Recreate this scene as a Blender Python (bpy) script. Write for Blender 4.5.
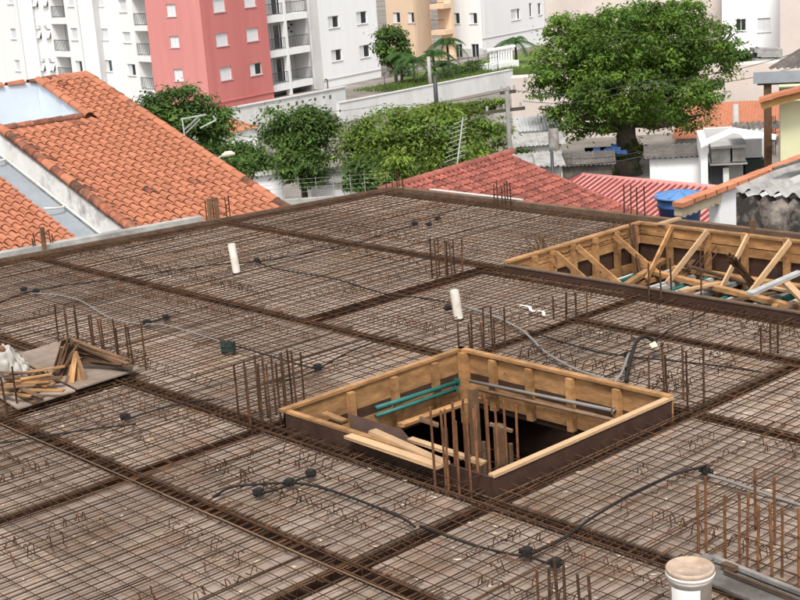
import bpy, math, random
from mathutils import Vector, Matrix, noise
random.seed(7)
rnd = random.random
def U(a, b): return a + (b - a) * random.random()
scene = bpy.context.scene
for o in list(bpy.data.objects): bpy.data.objects.remove(o)

# ------------------------------------------------------------------ camera
# world: X and Y run along the two beam directions of the slab, z = 0 on the deck boards, metres
CAM_Z, F_PX = 4.3, 1383.67
PITCH, ROLL, YAW = math.radians(14.412), math.radians(-4.2054), math.radians(48.38)
FW = Vector((math.cos(PITCH)*math.cos(YAW), math.cos(PITCH)*math.sin(YAW), -math.sin(PITCH)))
_rt = Vector((math.sin(YAW), -math.cos(YAW), 0)); _up = _rt.cross(FW)
RT = _rt*math.cos(ROLL) + _up*math.sin(ROLL); UP = -_rt*math.sin(ROLL) + _up*math.cos(ROLL)
EYE = Vector((0, 0, CAM_Z))
cd = bpy.data.cameras.new('camera'); cam = bpy.data.objects.new('camera', cd)
scene.collection.objects.link(cam); scene.camera = cam
cam.matrix_world = Matrix(((RT.x, UP.x, -FW.x, 0), (RT.y, UP.y, -FW.y, 0), (RT.z, UP.z, -FW.z, CAM_Z), (0, 0, 0, 1)))
cd.sensor_width = 36; cd.lens = F_PX/800*36; cd.clip_start = .1; cd.clip_end = 3000

# ------------------------------------------------------------------ sky, sun, exposure
SUN_AZ, SUN_EL = math.radians(224), math.radians(58)
w = bpy.data.worlds.new('World'); scene.world = w; w.use_nodes = True
nt = w.node_tree; bg = nt.nodes['Background']
sky = nt.nodes.new('ShaderNodeTexSky'); sky.sky_type = 'NISHITA'; sky.sun_disc = False
sky.sun_elevation = SUN_EL; sky.sun_rotation = math.atan2(math.cos(SUN_AZ), math.sin(SUN_AZ))
sky.air_density = 1.0; sky.dust_density = 4.0; sky.ozone_density = .6
hs = nt.nodes.new('ShaderNodeHueSaturation'); hs.inputs['Saturation'].default_value = .18
nt.links.new(sky.outputs[0], hs.inputs['Color']); nt.links.new(hs.outputs[0], bg.inputs[0])
bg.inputs[1].default_value = .135
sd = bpy.data.lights.new('sun', 'SUN'); sd.energy = 1.9; sd.angle = math.radians(12); sd.color = (1, .96, .9)
so = bpy.data.objects.new('sun', sd); scene.collection.objects.link(so)
sv = Vector((math.cos(SUN_EL)*math.cos(SUN_AZ), math.cos(SUN_EL)*math.sin(SUN_AZ), math.sin(SUN_EL)))
so.rotation_euler = sv.to_track_quat('Z', 'Y').to_euler()
vs = scene.view_settings; vs.view_transform = 'Standard'; vs.look = 'None'; vs.exposure = .68; vs.gamma = 1
scene.render.engine = 'CYCLES'

# ------------------------------------------------------------------ survey helpers: a sight line meets a real plane
def ray(px, py): return FW*F_PX + RT*(px-400) - UP*(py-300)
def at(px, py, z=0.):
    d = ray(px, py); return EYE + d*((z-CAM_Z)/d.z)
def far(px, py, D): return EYE + ray(px, py)/F_PX*D
def hit(px, py, P, n):
    d = ray(px, py); return EYE + d*((Vector(P)-EYE).dot(n)/d.dot(n))

# ------------------------------------------------------------------ materials
MATS = {}
def mat(name, col, rough=.8, var=.15, scale=6., bump=0., bscale=40., objrand=0., metal=0., col2=None, blend=(.45, .65), spec=.3, stretch=None, leaf=False):
    m = bpy.data.materials.new(name); m.use_nodes = True; t = m.node_tree; b = t.nodes['Principled BSDF']
    N = t.nodes.new; L = t.links.new
    b.inputs['Roughness'].default_value = rough; b.inputs['Metallic'].default_value = metal
    b.inputs['Specular IOR Level'].default_value = spec
    tc = N('ShaderNodeTexCoord'); mp = N('ShaderNodeMapping'); L(tc.outputs['Object'], mp.inputs[0])
    oi = N('ShaderNodeObjectInfo')
    vm = N('ShaderNodeVectorMath'); vm.operation = 'SCALE'; L(oi.outputs['Random'], vm.inputs['Scale']); vm.inputs[0].default_value = (37, 23, 11)
    L(vm.outputs[0], mp.inputs['Location'])
    if stretch: mp.inputs['Scale'].default_value = stretch
    n1 = N('ShaderNodeTexNoise'); n1.inputs['Scale'].default_value = scale; n1.inputs['Detail'].default_value = 6; n1.inputs['Roughness'].default_value = .65
    L(mp.outputs[0], n1.inputs['Vector'])
    mr = N('ShaderNodeMapRange'); mr.inputs[1].default_value = .3; mr.inputs[2].default_value = .7
    mr.inputs[3].default_value = 1-var; mr.inputs[4].default_value = 1+var; L(n1.outputs[0], mr.inputs[0])
    val = mr.outputs[0]
    if objrand:
        m2 = N('ShaderNodeMapRange'); m2.inputs[3].default_value = 1-objrand; m2.inputs[4].default_value = 1+objrand
        L(oi.outputs['Random'], m2.inputs[0]); mu = N('ShaderNodeMath'); mu.operation = 'MULTIPLY'
        L(val, mu.inputs[0]); L(m2.outputs[0], mu.inputs[1]); val = mu.outputs[0]
    if col2:
        n2 = N('ShaderNodeTexNoise'); n2.inputs['Scale'].default_value = scale*.37; n2.inputs['Detail'].default_value = 5; n2.inputs['Roughness'].default_value = .7
        L(mp.outputs[0], n2.inputs['Vector'])
        m3 = N('ShaderNodeMapRange'); m3.inputs[1].default_value = blend[0]; m3.inputs[2].default_value = blend[1]; L(n2.outputs[0], m3.inputs[0])
        mx = N('ShaderNodeMix'); mx.data_type = 'RGBA'; mx.inputs[6].default_value = (*col, 1); mx.inputs[7].default_value = (*col2, 1)
        L(m3.outputs[0], mx.inputs[0]); csrc = mx.outputs[2]
    else:
        rg = N('ShaderNodeRGB'); rg.outputs[0].default_value = (*col, 1); csrc = rg.outputs[0]
    if leaf:
        at_ = N('ShaderNodeAttribute'); at_.attribute_name = 'tint'
        mx2 = N('ShaderNodeMix'); mx2.data_type = 'RGBA'; mx2.blend_type = 'MULTIPLY'; mx2.inputs[0].default_value = 1
        L(csrc, mx2.inputs[6]); L(at_.outputs['Color'], mx2.inputs[7]); csrc = mx2.outputs[2]
    hv = N('ShaderNodeHueSaturation'); L(csrc, hv.inputs['Color']); L(val, hv.inputs['Value'])
    L(hv.outputs[0], b.inputs['Base Color'])
    if bump:
        n3 = N('ShaderNodeTexNoise'); n3.inputs['Scale'].default_value = bscale; n3.inputs['Detail'].default_value = 4; L(mp.outputs[0], n3.inputs['Vector'])
        bp = N('ShaderNodeBump'); bp.inputs['Strength'].default_value = bump; bp.inputs['Distance'].default_value = .02
        L(n3.outputs[0], bp.inputs['Height']); L(bp.outputs[0], b.inputs['Normal'])
    if leaf:
        b.inputs['Transmission Weight'].default_value = 0
        tr = N('ShaderNodeBsdfTranslucent'); L(hv.outputs[0], tr.inputs[0]); ms = N('ShaderNodeMixShader'); ms.inputs[0].default_value = .42
        L(b.outputs[0], ms.inputs[1]); L(tr.outputs[0], ms.inputs[2]); L(ms.outputs[0], t.nodes['Material Output'].inputs[0])
    MATS[name] = m; return m
mat('ply_deck', (.248, .192, .154), .85, .3, 3., .15, 25, objrand=.27, col2=(.205, .138, .094), blend=(.48, .66))
mat('ply_dark', (.055, .029, .02), .6, .3, 5, .1)
mat('board_edge', (.12, .075, .05), .75, .3, 5, .1)
mat('rust', (.058, .031, .018), .85, .35, 9, 0, objrand=.35, col2=(.15, .066, .03), blend=(.52, .72), spec=.15)
mat('mesh_rust', (.054, .029, .016), .85, .35, 9, 0, objrand=.4, col2=(.15, .062, .026), blend=(.52, .74), spec=.15)
mat('rust_bright', (.18, .078, .032), .85, .35, 12, 0, objrand=.25, col2=(.11, .05, .03))
mat('steel_bar', (.13, .082, .052), .65, .3, 9, 0, objrand=.4)
mat('timber', (.365, .195, .08), .8, .35, 5, .2, 30, objrand=.22, col2=(.235, .12, .05), blend=(.42, .68), stretch=(1, 1, 3))
mat('timber_pale', (.44, .285, .16), .75, .15, 4, .15, 30, objrand=.15, stretch=(1, 1, 3))
mat('timber_old', (.15, .085, .046), .85, .35, 6, .2, 30, objrand=.4, col2=(.075, .045, .028))
mat('conduit', (.018, .015, .013), .7, .2, 6, spec=.2)
mat('conduit_grey', (.19, .175, .16), .6, .15, 6)
mat('green_plastic', (.022, .034, .028), .6, .2, 9)
mat('pvc', (.72, .68, .62), .45, .12, 8, col2=(.58, .52, .44))
mat('bucket_white', (.70, .67, .62), .5, .12, 9, col2=(.45, .33, .22), blend=(.58, .68))
mat('bucket_lid', (.40, .30, .225), .7, .25, 14, .1, 60, col2=(.34, .24, .17))
mat('label_white', (.80, .80, .78), .5, .05)
mat('cloth', (.36, .335, .30), .9, .15, 9, .3, 25)
mat('tile', (.375, .145, .08), .82, .14, 7, .1, 45, objrand=.09, col2=(.30, .11, .062), blend=(.5, .75))
mat('tile_dirty', (.30, .10, .055), .85, .35, 9, .15, 45, objrand=.3, col2=(.10, .055, .035), blend=(.4, .6))
mat('tile_mortar', (.62, .42, .25), .9, .2, 9)
mat('tile_red', (.265, .082, .06), .8, .25, 8, .1, 45, objrand=.3, col2=(.14, .05, .038), blend=(.48, .68))
mat('cap_highlight_pink', (.52, .22, .20), .7, .15, 4, objrand=.15)  # pink of the ridge cap, also the painted highlight along the roof crests
mat('metal_red', (.27, .05, .045), .6, .15, 3, objrand=.06)
mat('blue_wall', (.62, .68, .74), .85, .06, 2)
mat('white_stained', (.68, .67, .64), .9, .12, 3, .1, 30, col2=(.20, .20, .19), blend=(.55, .72))
mat('zinc', (.30, .33, .36), .5, .12, 3, metal=.3)
mat('white_paint', (.82, .82, .81), .85, .035, 1.2, col2=(.785, .785, .775), blend=(.5, .75), stretch=(1.5, 1.5, .12))
mat('white_cool', (.83, .83, .835), .85, .035, 1.2, col2=(.795, .795, .797), blend=(.5, .75), stretch=(1.5, 1.5, .12))
mat('shutter', (.66, .67, .68), .6, .04)
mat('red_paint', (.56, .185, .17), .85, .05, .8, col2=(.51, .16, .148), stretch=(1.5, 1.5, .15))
mat('red_paint_sunlit', (.60, .245, .225), .85, .05, .8, col2=(.55, .215, .2), stretch=(1.5, 1.5, .15))  # lighter copy of the red paint, with sunlight put into the colour
mat('orange_paint', (.72, .535, .385), .85, .05, .5)
mat('beige_paint', (.58, .51, .46), .9, .06, .35, col2=(.52, .45, .41))
mat('wall_grey', (.62, .62, .61), .9, .08, 1.2, col2=(.50, .50, .485), blend=(.5, .72), stretch=(1, 1, .3))
mat('grey_paint', (.52, .51, .50), .85, .06, .6)
mat('green_paint', (.60, .60, .38), .85, .06, .8)
mat('concrete', (.36, .35, .33), .9, .15, 2, .15, 20, col2=(.28, .27, .25))
mat('concrete_dark', (.22, .205, .19), .9, .3, 3, .2, 20, col2=(.09, .08, .07), blend=(.4, .65))
mat('mould_wall', (.36, .31, .265), .92, .3, 3.5, .3, 25, col2=(.045, .04, .035), blend=(.40, .56))
mat('fibre_cement', (.34, .33, .31), .9, .2, 4, .1, 30, col2=(.20, .19, .18))
mat('roof_dark', (.10, .088, .078), .9, .3, 5, col2=(.16, .14, .12), objrand=.2)
mat('glass_dark', (.03, .032, .035), .15, .1, 3, spec=.5)
mat('rail', (.045, .046, .05), .5, .1)
mat('recess', (.42, .41, .40), .9, .08, 1)
mat('tank_blue', (.022, .075, .20), .45, .12, 4)
mat('tank_lid', (.10, .22, .44), .45, .10, 4)
mat('pole_grey', (.19, .185, .175), .9, .12, 3)
mat('pole_concrete', (.36, .35, .33), .9, .12, 3)
mat('wire', (.05, .05, .052), .6, .05)
mat('metal_green', (.02, .115, .10), .5, .2, 6, objrand=.2)
mat('metal_white', (.36, .36, .35), .6, .2, 5, objrand=.25)
mat('bark', (.075, .06, .045), .9, .3, 5, .4, 12)
mat('ivy', (.05, .075, .02), .8, .3, 8, leaf=True)
mat('leaf_big', (.085, .165, .026), .6, .2, 3, leaf=True)
mat('leaf_mid', (.115, .19, .034), .6, .2, 3, leaf=True)
mat('leaf_dark', (.065, .128, .03), .6, .2, 3, leaf=True)
mat('palm_leaf', (.05, .11, .03), .55, .2, 3, leaf=True)
mat('grass', (.10, .15, .03), .9, .3, .8)
mat('asphalt', (.09, .088, .085), .9, .2, .5)
mat('soil', (.16, .14, .12), .95, .3, .4, col2=(.24, .22, .2))
mat('lamp_head', (.70, .62, .45), .4, .05)
mat('blue_tarp', (.10, .22, .55), .6, .2, 3)
mat('soffit', (.46, .38, .27), .8, .15, 3)
mat('terracotta_cap', (.50, .19, .10), .8, .15, 5, .1, 40, objrand=.15)
mat('wood_fascia', (.42, .25, .09), .8, .2, 5)

# ------------------------------------------------------------------ object helpers
COL = scene.collection
def origin(o):
    v = Vector((0, 0, 0))
    while o is not None:
        v += o.location; o = o.parent
    return v
def tag(o, label=None, cat=None, group=None, kind=None):
    if label: o['label'] = label
    if cat: o['category'] = cat
    if group: o['group'] = group
    if kind: o['kind'] = kind
    return o
def thing(name, loc, label, cat, group=None):
    o = bpy.data.objects.new(name, None); COL.objects.link(o); o.location = loc; o.empty_display_size = .1
    return tag(o, label, cat, group)
def link(name, me, parent=None, M=None):
    o = bpy.data.objects.new(name, me); COL.objects.link(o)
    if parent is not None: o.parent = parent
    if M is not None:
        M = M.copy(); M.translation = M.translation - (origin(parent) if parent is not None else Vector((0, 0, 0)))
        o.matrix_basis = M
    return o
def frame(p0, p1, up=Vector((0, 0, 1))):
    x = (Vector(p1)-Vector(p0)).normalized(); y = Vector(up).cross(x)
    if y.length < 1e-4: y = Vector((0, 1, 0)).cross(x)
    y.normalize(); z = x.cross(y)
    return Matrix(((x.x, y.x, z.x, p0[0]), (x.y, y.y, z.y, p0[1]), (x.z, y.z, z.z, p0[2]), (0, 0, 0, 1)))
class MB:
    def __init__(s): s.v = []; s.f = []
    def add(s, vs, fs):
        b = len(s.v); s.v += [Vector(p) for p in vs]; s.f += [tuple(i+b for i in f) for f in fs]; return s
    def boxm(s, M, d):
        a, b, c = d[0]/2, d[1]/2, d[2]/2
        return s.add([M @ Vector(p) for p in ((-a,-b,-c),(a,-b,-c),(a,b,-c),(-a,b,-c),(-a,-b,c),(a,-b,c),(a,b,c),(-a,b,c))],
                     [(0,3,2,1),(4,5,6,7),(0,1,5,4),(1,2,6,5),(2,3,7,6),(3,0,4,7)])
    def box(s, lo, hi):
        lo, hi = Vector(lo), Vector(hi); return s.boxm(Matrix.Translation((lo+hi)/2), hi-lo)
    def beam(s, p0, p1, wd, ht, up=(0, 0, 1)):
        M = frame(p0, p1, up); L = (Vector(p1)-Vector(p0)).length
        return s.boxm(M @ Matrix.Translation((L/2, 0, 0)), (L, wd, ht))
    def tube(s, pts, r, n=6, cap=True):
        pts = [Vector(p) for p in pts]; rs = r if isinstance(r, (list, tuple)) else [r]*len(pts)
        b = len(s.v); prev = None
        for i, p in enumerate(pts):
            t = (pts[min(i+1, len(pts)-1)]-pts[max(i-1, 0)]).normalized()
            if prev is None:
                a = Vector((0, 0, 1)) if abs(t.z) < .9 else Vector((1, 0, 0)); y = a.cross(t).normalized()
            else: y = (prev - t*prev.dot(t)).normalized()
            prev = y; z = t.cross(y)
            for k in range(n):
                an = 2*math.pi*k/n; s.v.append(p+(y*math.cos(an)+z*math.sin(an))*rs[i])
        for i in range(len(pts)-1):
            for k in range(n):
                a = b+i*n+k; c = b+i*n+(k+1) % n; s.f.append((a, c, c+n, a+n))
        if cap:
            s.f.append(tuple(b+k for k in reversed(range(n)))); s.f.append(tuple(b+(len(pts)-1)*n+k for k in range(n)))
        return s
    def lathe(s, c, prof, n=24):
        b = len(s.v)
        for r, z in prof:
            for k in range(n):
                a = 2*math.pi*k/n; s.v.append(Vector((c[0]+r*math.cos(a), c[1]+r*math.sin(a), c[2]+z)))
        for i in range(len(prof)-1):
            for k in range(n):
                a = b+i*n+k; d = b+i*n+(k+1) % n; s.f.append((a, d, d+n, a+n))
        s.f.append(tuple(b+k for k in reversed(range(n)))); s.f.append(tuple(b+(len(prof)-1)*n+k for k in range(n)))
        return s
    def prism(s, poly, off):
        off = Vector(off); n = len(poly); poly = [Vector(p) for p in poly]
        fs = [tuple(range(n)), tuple(range(2*n-1, n-1, -1))] + [(i, i+n, (i+1) % n+n, (i+1) % n) for i in range(n)]
        return s.add(poly+[p+off for p in poly], fs)
    def mesh(s, name, m, o=Vector((0, 0, 0)), smooth=False):
        me = bpy.data.meshes.new(name); me.from_pydata([tuple(p-o) for p in s.v], [], s.f)
        me.materials.append(MATS[m]); me.update()
        import bmesh
        bm = bmesh.new(); bm.from_mesh(me); bmesh.ops.recalc_face_normals(bm, faces=bm.faces); bm.to_mesh(me); bm.free()
        if smooth: me.polygons.foreach_set('use_smooth', [True]*len(me.polygons))
        return me
    def build(s, name, m, parent=None, smooth=False, loc=None):
        if parent is not None: return link(name, s.mesh(name, m, origin(parent), smooth), parent)
        lo = Vector(loc) if loc is not None else Vector((0, 0, 0))
        o = link(name, s.mesh(name, m, lo, smooth)); o.location = lo; return o
def spline(pts, k=5):
    P = [Vector(p) for p in pts]; P = [P[0]*2-P[1]] + P + [P[-1]*2-P[-2]]; out = []
    for i in range(1, len(P)-2):
        for j in range(k):
            t = j/k; a, b, c, d = P[i-1], P[i], P[i+1], P[i+2]
            out.append(.5*((2*b)+(c-a)*t+(2*a-5*b+4*c-d)*t*t+(3*b-a-3*c+d)*t**3))
    out.append(P[-2]); return out

# shared meshes ------------------------------------------------------
def bar_mesh(name, r, m, segs=7, jit=.005, n=4):
    mb = MB(); mb.tube([(i/segs, U(-jit, jit) if 0 < i < segs else 0, U(-jit, jit)*.5 if 0 < i < segs else 0) for i in range(segs+1)], r, n)
    return mb.mesh(name, m)
BAR = [bar_mesh('mesh_bar', .0060, 'mesh_rust') for _ in range(6)]
BARA = [bar_mesh('mesh_bar', .0046, 'mesh_rust') for _ in range(6)]
BARL = [bar_mesh('cage_bar', .0066, 'steel_bar', 7, .006, 5) for _ in range(4)]
BARR = [bar_mesh('cage_bar', .0066, 'rust', 7, .006, 5) for _ in range(3)]
VBAR = [bar_mesh('starter_bar', .0105, 'rust', 5, .003, 6) for _ in range(4)]
VBARB = [bar_mesh('starter_bar', .0105, 'rust_bright', 5, .003, 6) for _ in range(4)]
def bar(name, meshes, p0, p1, parent):
    p0, p1 = Vector(p0), Vector(p1); L = (p1-p0).length
    return link(name, random.choice(meshes), parent, frame(p0, p1) @ Matrix.Diagonal((L, 1, 1, 1)))

# ------------------------------------------------------------------ ground and added unseen lower storey walls
GZ = -8.
def plate(name, lo, hi, m):
    o = MB().box(lo, hi).build(name, m); tag(o, kind='structure'); return o
plate('ground', (-400, -400, GZ-1), (900, 900, GZ), 'soil')
plate('lower_floor', (1, 1, -3.3), (16.4, 18, -3.1), 'ply_dark')
for nm, lo, hi in (('unseen_wall_back', (16.3, 1, -8), (16.5, 18.4, -.47)), ('unseen_wall_front', (.9, .9, -8), (1.1, 18, -.47)), ('unseen_wall_right', (1.2, .9, -8), (16.2, 1.1, -.47)), ('unseen_wall_left', (1.2, 18.02, -8), (16.2, 18.2, -.47))):
    plate(nm, lo, hi, 'concrete_dark')  # unseen walls, added to keep side light out of the openings
plate('deck_apron', (-3, -3, -.06), (2.0, 22, -.03), 'ply_deck'); plate('deck_apron_right', (2.0, -3, -.06), (16.4, 3.3, -.03), 'ply_deck')

# ------------------------------------------------------------------ the deck under construction
def edgeY(x): return 19.62 - (x-9.32)*.159
deck = thing('slab_formwork', (9, 10, 0), 'plywood slab formwork deck with recessed beam trenches, covered in rusty reinforcement', 'formwork')
TH = .018
def sheet_cell(x0, x1, y0, y1):
    """plywood sheets of one bay plus the four boards that line the beam trenches round it; y1 None = skewed boundary"""
    nx = max(1, round((x1-x0)/1.22)); xs = [x0+(x1-x0)*i/nx for i in range(nx+1)]
    ymax = max(edgeY(x0)-.3, edgeY(x1)-.3) if y1 is None else y1
    for i in range(nx):
        y = y0 - U(0, 1.1); 
        while y < ymax:
            a, b = max(y, y0), y+2.2
            xa, xb = xs[i]+.004, xs[i+1]-.004
            la = edgeY(xa)-.3 if y1 is None else y1; lb = edgeY(xb)-.3 if y1 is None else y1
            b1, b2 = min(b-.008, la), min(b-.008, lb)
            if min(b1, b2)-a > .03:
                dz = U(-.002, .002)
                MB().prism([(xa, a, dz), (xb, a, dz), (xb, b2, dz), (xa, b1, dz)], (0, 0, -TH)).build('plywood_sheet', 'ply_deck', deck)
            y = b
    zt, zb = -TH-.004, -.42; ya, yb = (edgeY(x0)-.3, edgeY(x1)-.3) if y1 is None else (y1, y1)
    for p, q_ in (((x0+.01, y0), (x0+.01, ya)), ((x1-.01, y0), (x1-.01, yb)), ((x0+.02, y0+.01), (x1-.02, y0+.01)), ((x0+.02, ya-.01), (x1-.02, yb-.01))):
        MB().beam((*p, (zt+zb)/2), (*q_, (zt+zb)/2), .018, zt-zb).build('side_board', 'ply_dark', deck)
CELLS = [
 (2.6, 5.6, 10.18, 15.0, 'dense rusty rebar mesh at the far left, beside the plywood platform'),
 (2.0, 5.6, 7.26, 9.98, 'rusty rebar mesh filling the bottom left corner bay'),
 (3.0, 5.6, 3.6, 7.05, 'rusty rebar mesh at the bottom edge, left of the bucket'),
 (5.8, 7.07, 10.18, 12.44, 'small bay of rebar mesh in front of the plywood platform'),
 (5.8, 7.07, 7.26, 9.98, 'rebar mesh bay with three black conduit boxes, below the timber opening'),
 (5.8, 7.07, 3.6, 7.05, 'rebar mesh bay around the bucket and the low rebar stubs'),
 (5.8, 7.07, 12.66, 16.6, 'rebar mesh bay under and behind the white sacks'),
 (7.28, 9.68, 10.18, None, 'large rebar mesh bay crossed by the conduit with the green box'),
 (7.28, 9.68, 3.4, 7.05, 'rebar mesh bay right of the timber opening, crossed by a thick grey pipe'),
 (9.88, 12.64, 10.18, 12.54, 'rebar mesh bay with the white pipe behind the timber opening corner'),
 (9.88, 12.88, 12.90, None, 'rebar mesh bay with the white pipe in the left background'),
 (13.12, 16.05, 12.46, None, 'farthest rebar mesh bay below the red tiled roof'),
 (9.88, 11.5, 7.26, 9.98, 'rebar mesh bay with the looped black hose behind the opening'),
 (9.88, 11.5, 3.6, 7.05, 'rebar mesh bay at the right edge between two dark beams'),
 (11.7, 12.64, 5.0, 9.98, 'narrow rebar mesh strip in front of the large braced timber pit'),
 (15.78, 16.05, 5.0, 12.40, None)]
SP_Y, SP_X = .094, .158       # bars that run along X are closer together
HOOKS = []
for ci, (x0, x1, y0, y1, lab) in enumerate(CELLS):
    sheet_cell(x0, x1, y0, y1)
    if not lab: continue
    root = thing('rebar_mesh', ((x0+x1)/2, (y0+(y1 or 18))/2, .01), lab, 'rebar mesh', 'slab rebar meshes')
    Y1 = y1 if y1 is not None else edgeY((x0+x1)/2)-.1
    y = y0-.12
    while y < (max(edgeY(x0), edgeY(x1)) if y1 is None else y1+.12):
        xa, xb = x0-.16-U(0, .12), x1+.16+U(0, .12)
        if y1 is None and y > edgeY(xb)-.12: xb = 9.32+(19.62-.12-y)/.159
        if xb-xa > .5:
            yy = y+U(-.02, .02); bar('bar', BAR, (xa, yy+U(-.03, .03), .03+U(-.006, .006)), (xb, yy+U(-.03, .03), .03+U(-.006, .006)), root)
        y += SP_Y
    x = x0-.1
    while x < x1+.1:
        xx = x+U(-.02, .02)
        yb = (edgeY(xx)-.05 if y1 is None else y1+.16+U(0, .12))
        bar('bar', BARA, (xx+U(-.02, .02), y0-.16-U(0, .12), .042+U(-.005, .005)), (xx+U(-.02, .02), yb, .042+U(-.005, .005)), root)
        x += SP_X
    # a second lap of bars over part of the bay, laid a little askew
    for k in range(int((Y1-y0)*1.2)):
        yy = U(y0, Y1-.1); xa = U(x0-.1, x1-1); bar('bar', BAR, (xa, yy, .05), (xa+U(.7, 1.4), yy+U(-.04, .04), .052), root)
    # rows of bent-up hooks along the beams
    rows = []
    W, D = x1-x0, Y1-y0
    for ins in (.28, .42):
        rows += [((x0+ins+U(-.05, .05), y0+.1), (x0+ins+U(-.05, .05), Y1-.1), 0), ((x1-ins, y0+.1), (x1-ins, Y1-.1), 0)]
    for ins in (.3, .62):
        rows += [((x0+.1, y0+ins+U(-.05, .05)), (x1-.1, y0+ins), 1), ((x0+.1, Y1-ins-.2), (x1-.1, Y1-ins-.2), 1)]
    if D > 4: rows += [((x0+.1, y0+D*.45), (x1-.1, y0+D*.45), 1), ((x0+.1, y0+D*.6), (x1-.1, y0+D*.6), 1)]
    for a, b, ax in rows:
        if rnd() < .12: continue
        rv, ro = random.choice((0, 0, 1, 2, 2, 3)), random.choice((0, math.pi)); L = math.dist(a, b); t = U(0, .1); t0, t1 = sorted((U(0, L*.35), U(L*.6, L)))
        while t < L:
            if t0 < t < t1 and rnd() < .85:
                f = t/L; HOOKS.append((Vector((a[0]+(b[0]-a[0])*f+U(-.03, .03), a[1]+(b[1]-a[1])*f+U(-.02, .02), .035)), ax, root, rv, ro))
            t += U(.09, .16)
def hook_pts(v):
    h = (.075, .06, .085, .05)[v]; wd = (.05, .045, .06, .03)[v]; dn = (.035, .05, .02, .0)[v]
    p = [(-.06, 0, 0), (0, 0, .004), (.004, 0, h*.6), (.012, 0, h), (wd*.6, 0, h+.008), (wd, 0, h-.005)]
    return p + ([(wd+.004, 0, h-dn)] if dn else [])
HOOKM = [MB().tube(hook_pts(v), .005, 4).mesh('bent_hook', 'rust') for v in range(4)]
HOOKS.sort(key=lambda h: (h[0]-EYE).length)
rest = {}
for i, (p, ax, root, v, ro) in enumerate(HOOKS):
    v = v if rnd() < .8 else random.randrange(4)
    M = Matrix.Translation(p) @ Matrix.Rotation((0 if ax == 0 else math.pi/2)+ro+U(-.22, .22), 4, 'Z') @ Matrix.Rotation(U(-.35, .35), 4, 'X')
    if i < 300: link('bent_hook', HOOKM[v], root, M)
    else: rest.setdefault(root, MB()).tube([M @ Vector(c) for c in hook_pts(v)], .0055, 3, False)
for root, mb in rest.items(): tag(mb.build('bent_hook_field', 'rust', root), kind='stuff')

# beam bottoms, boundary boards
def slope_board(x0, x1, off, z0, z1, th, name, m):
    MB().prism([(x0, edgeY(x0)+off, z0), (x1, edgeY(x1)+off, z0), (x1, edgeY(x1)+off+th, z0), (x0, edgeY(x0)+off+th, z0)], (0, 0, z1-z0)).build(name, m, deck)
BEAMS = [ # axis, position, from, to, width, label
 ('Y', 5.70, 3.2, 15.2, .2, 'long beam cage running through the left foreground past the sacks'),
 ('Y', 7.17, 3.2, 19.6, .2, 'long beam cage passing the near left side of the timber opening'),
 ('Y', 9.78, 3.2, 19.3, .2, 'long beam cage running from the left roof to the back of the opening'),
 ('Y', 11.60, 3.8, 10.05, .2, 'beam cage between the looped hose and the braced timber pit'),
 ('Y', 13.00, 12.55, 18.8, .22, 'rust orange beam cage in the left background bays'),
 ('Y', 12.76, 4.5, 12.4, .2, 'beam cage along the near edge of the braced timber pit'),
 ('Y', 16.20, 12.5, 18.4, .24, 'beam cage along the far boundary below the red roof'),
 ('X', 7.15, 2.6, 12.7, .2, 'beam cage along the right side of the timber opening'),
 ('X', 10.08, 2.6, 12.7, .2, 'beam cage along the left back side of the timber opening'),
 ('X', 12.55, 5.6, 7.2, .2, 'short beam cage at the front edge of the plywood platform'),
 ('X', 12.72, 9.8, 13.0, .34, 'wide short beam cage beside the tall central starter bars'),
 ('S', .0, 7.3, 16.3, .24, 'beam cage along the skewed left boundary below the clay roof')]
STIR = {}
for bi, (ax, pos, a, b, wd, lab) in enumerate(BEAMS):
    if ax == 'Y': P = lambda t, s, z: Vector((pos+s, t, z))
    elif ax == 'X': P = lambda t, s, z: Vector((t, pos+s, z))
    else: P = lambda t, s, z: Vector((t, edgeY(t)-.15+s, z))
    zb = -.425 - bi*.004
    MB().beam(P(a, 0, zb), P(b, 0, zb), wd+.06, .018).build('beam_bottom_board', 'ply_dark', deck)
    root = thing('beam_cage', P((a+b)/2, 0, -.38), lab, 'rebar cage', 'beam reinforcement cages')
    h = wd/2-.03; rusty = BARR if bi in (4, 10, 11) else None
    for s, z in ((-h, -.004), (h, -.004), (-h, -.36), (h, -.36)) + (((-h-.075, .058),) if bi in (0, 1, 4, 11) else ()):
        for k in range(max(1, round((b-a)/6))):
            n = max(1, round((b-a)/6)); t0 = a+(b-a)*k/n-.15; t1 = a+(b-a)*(k+1)/n+.15
            bar('bar', rusty or (BARL if z > -.05 and rnd() < .35 else BARR), P(t0, s+U(-.008, .008), z), P(t1, s+U(-.008, .008), z), root)
    key = round(wd, 2)
    if key not in STIR:
        STIR[key] = MB().tube([(0, -h-.008, -.37), (0, h+.008, -.37), (0, h+.008, .006), (0, -h-.008, .006), (0, -h-.008, -.37)], .004, 4).mesh('stirrup', 'rust')
    t = a
    while t < b:
        M = frame(P(t, 0, 0), P(t+.1, 0, 0)) @ Matrix.Rotation(U(-.12, .12), 4, 'Z'); link('stirrup', STIR[key], root, M); t += .17+U(-.03, .03)
slope_board(6.9, 16.45, 0, -.45, .06, .03, 'edge_board', 'board_edge')
slope_board(6.9, 16.45, .032, .02, .045, .05, 'edge_rail', 'timber_old')
MB().box((16.42, 4.5, -.45), (16.46, 18.46, .055), ).build('edge_board', 'board_edge', deck)
MB().box((16.465, 4.5, .0), (16.56, 18.46, .05), ).build('edge_rail', 'timber_old', deck)
MB().box((16.6, 15.5, -.2), (16.68, 17.7, .05)).build('boundary_coping', 'grey_paint', deck)

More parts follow.
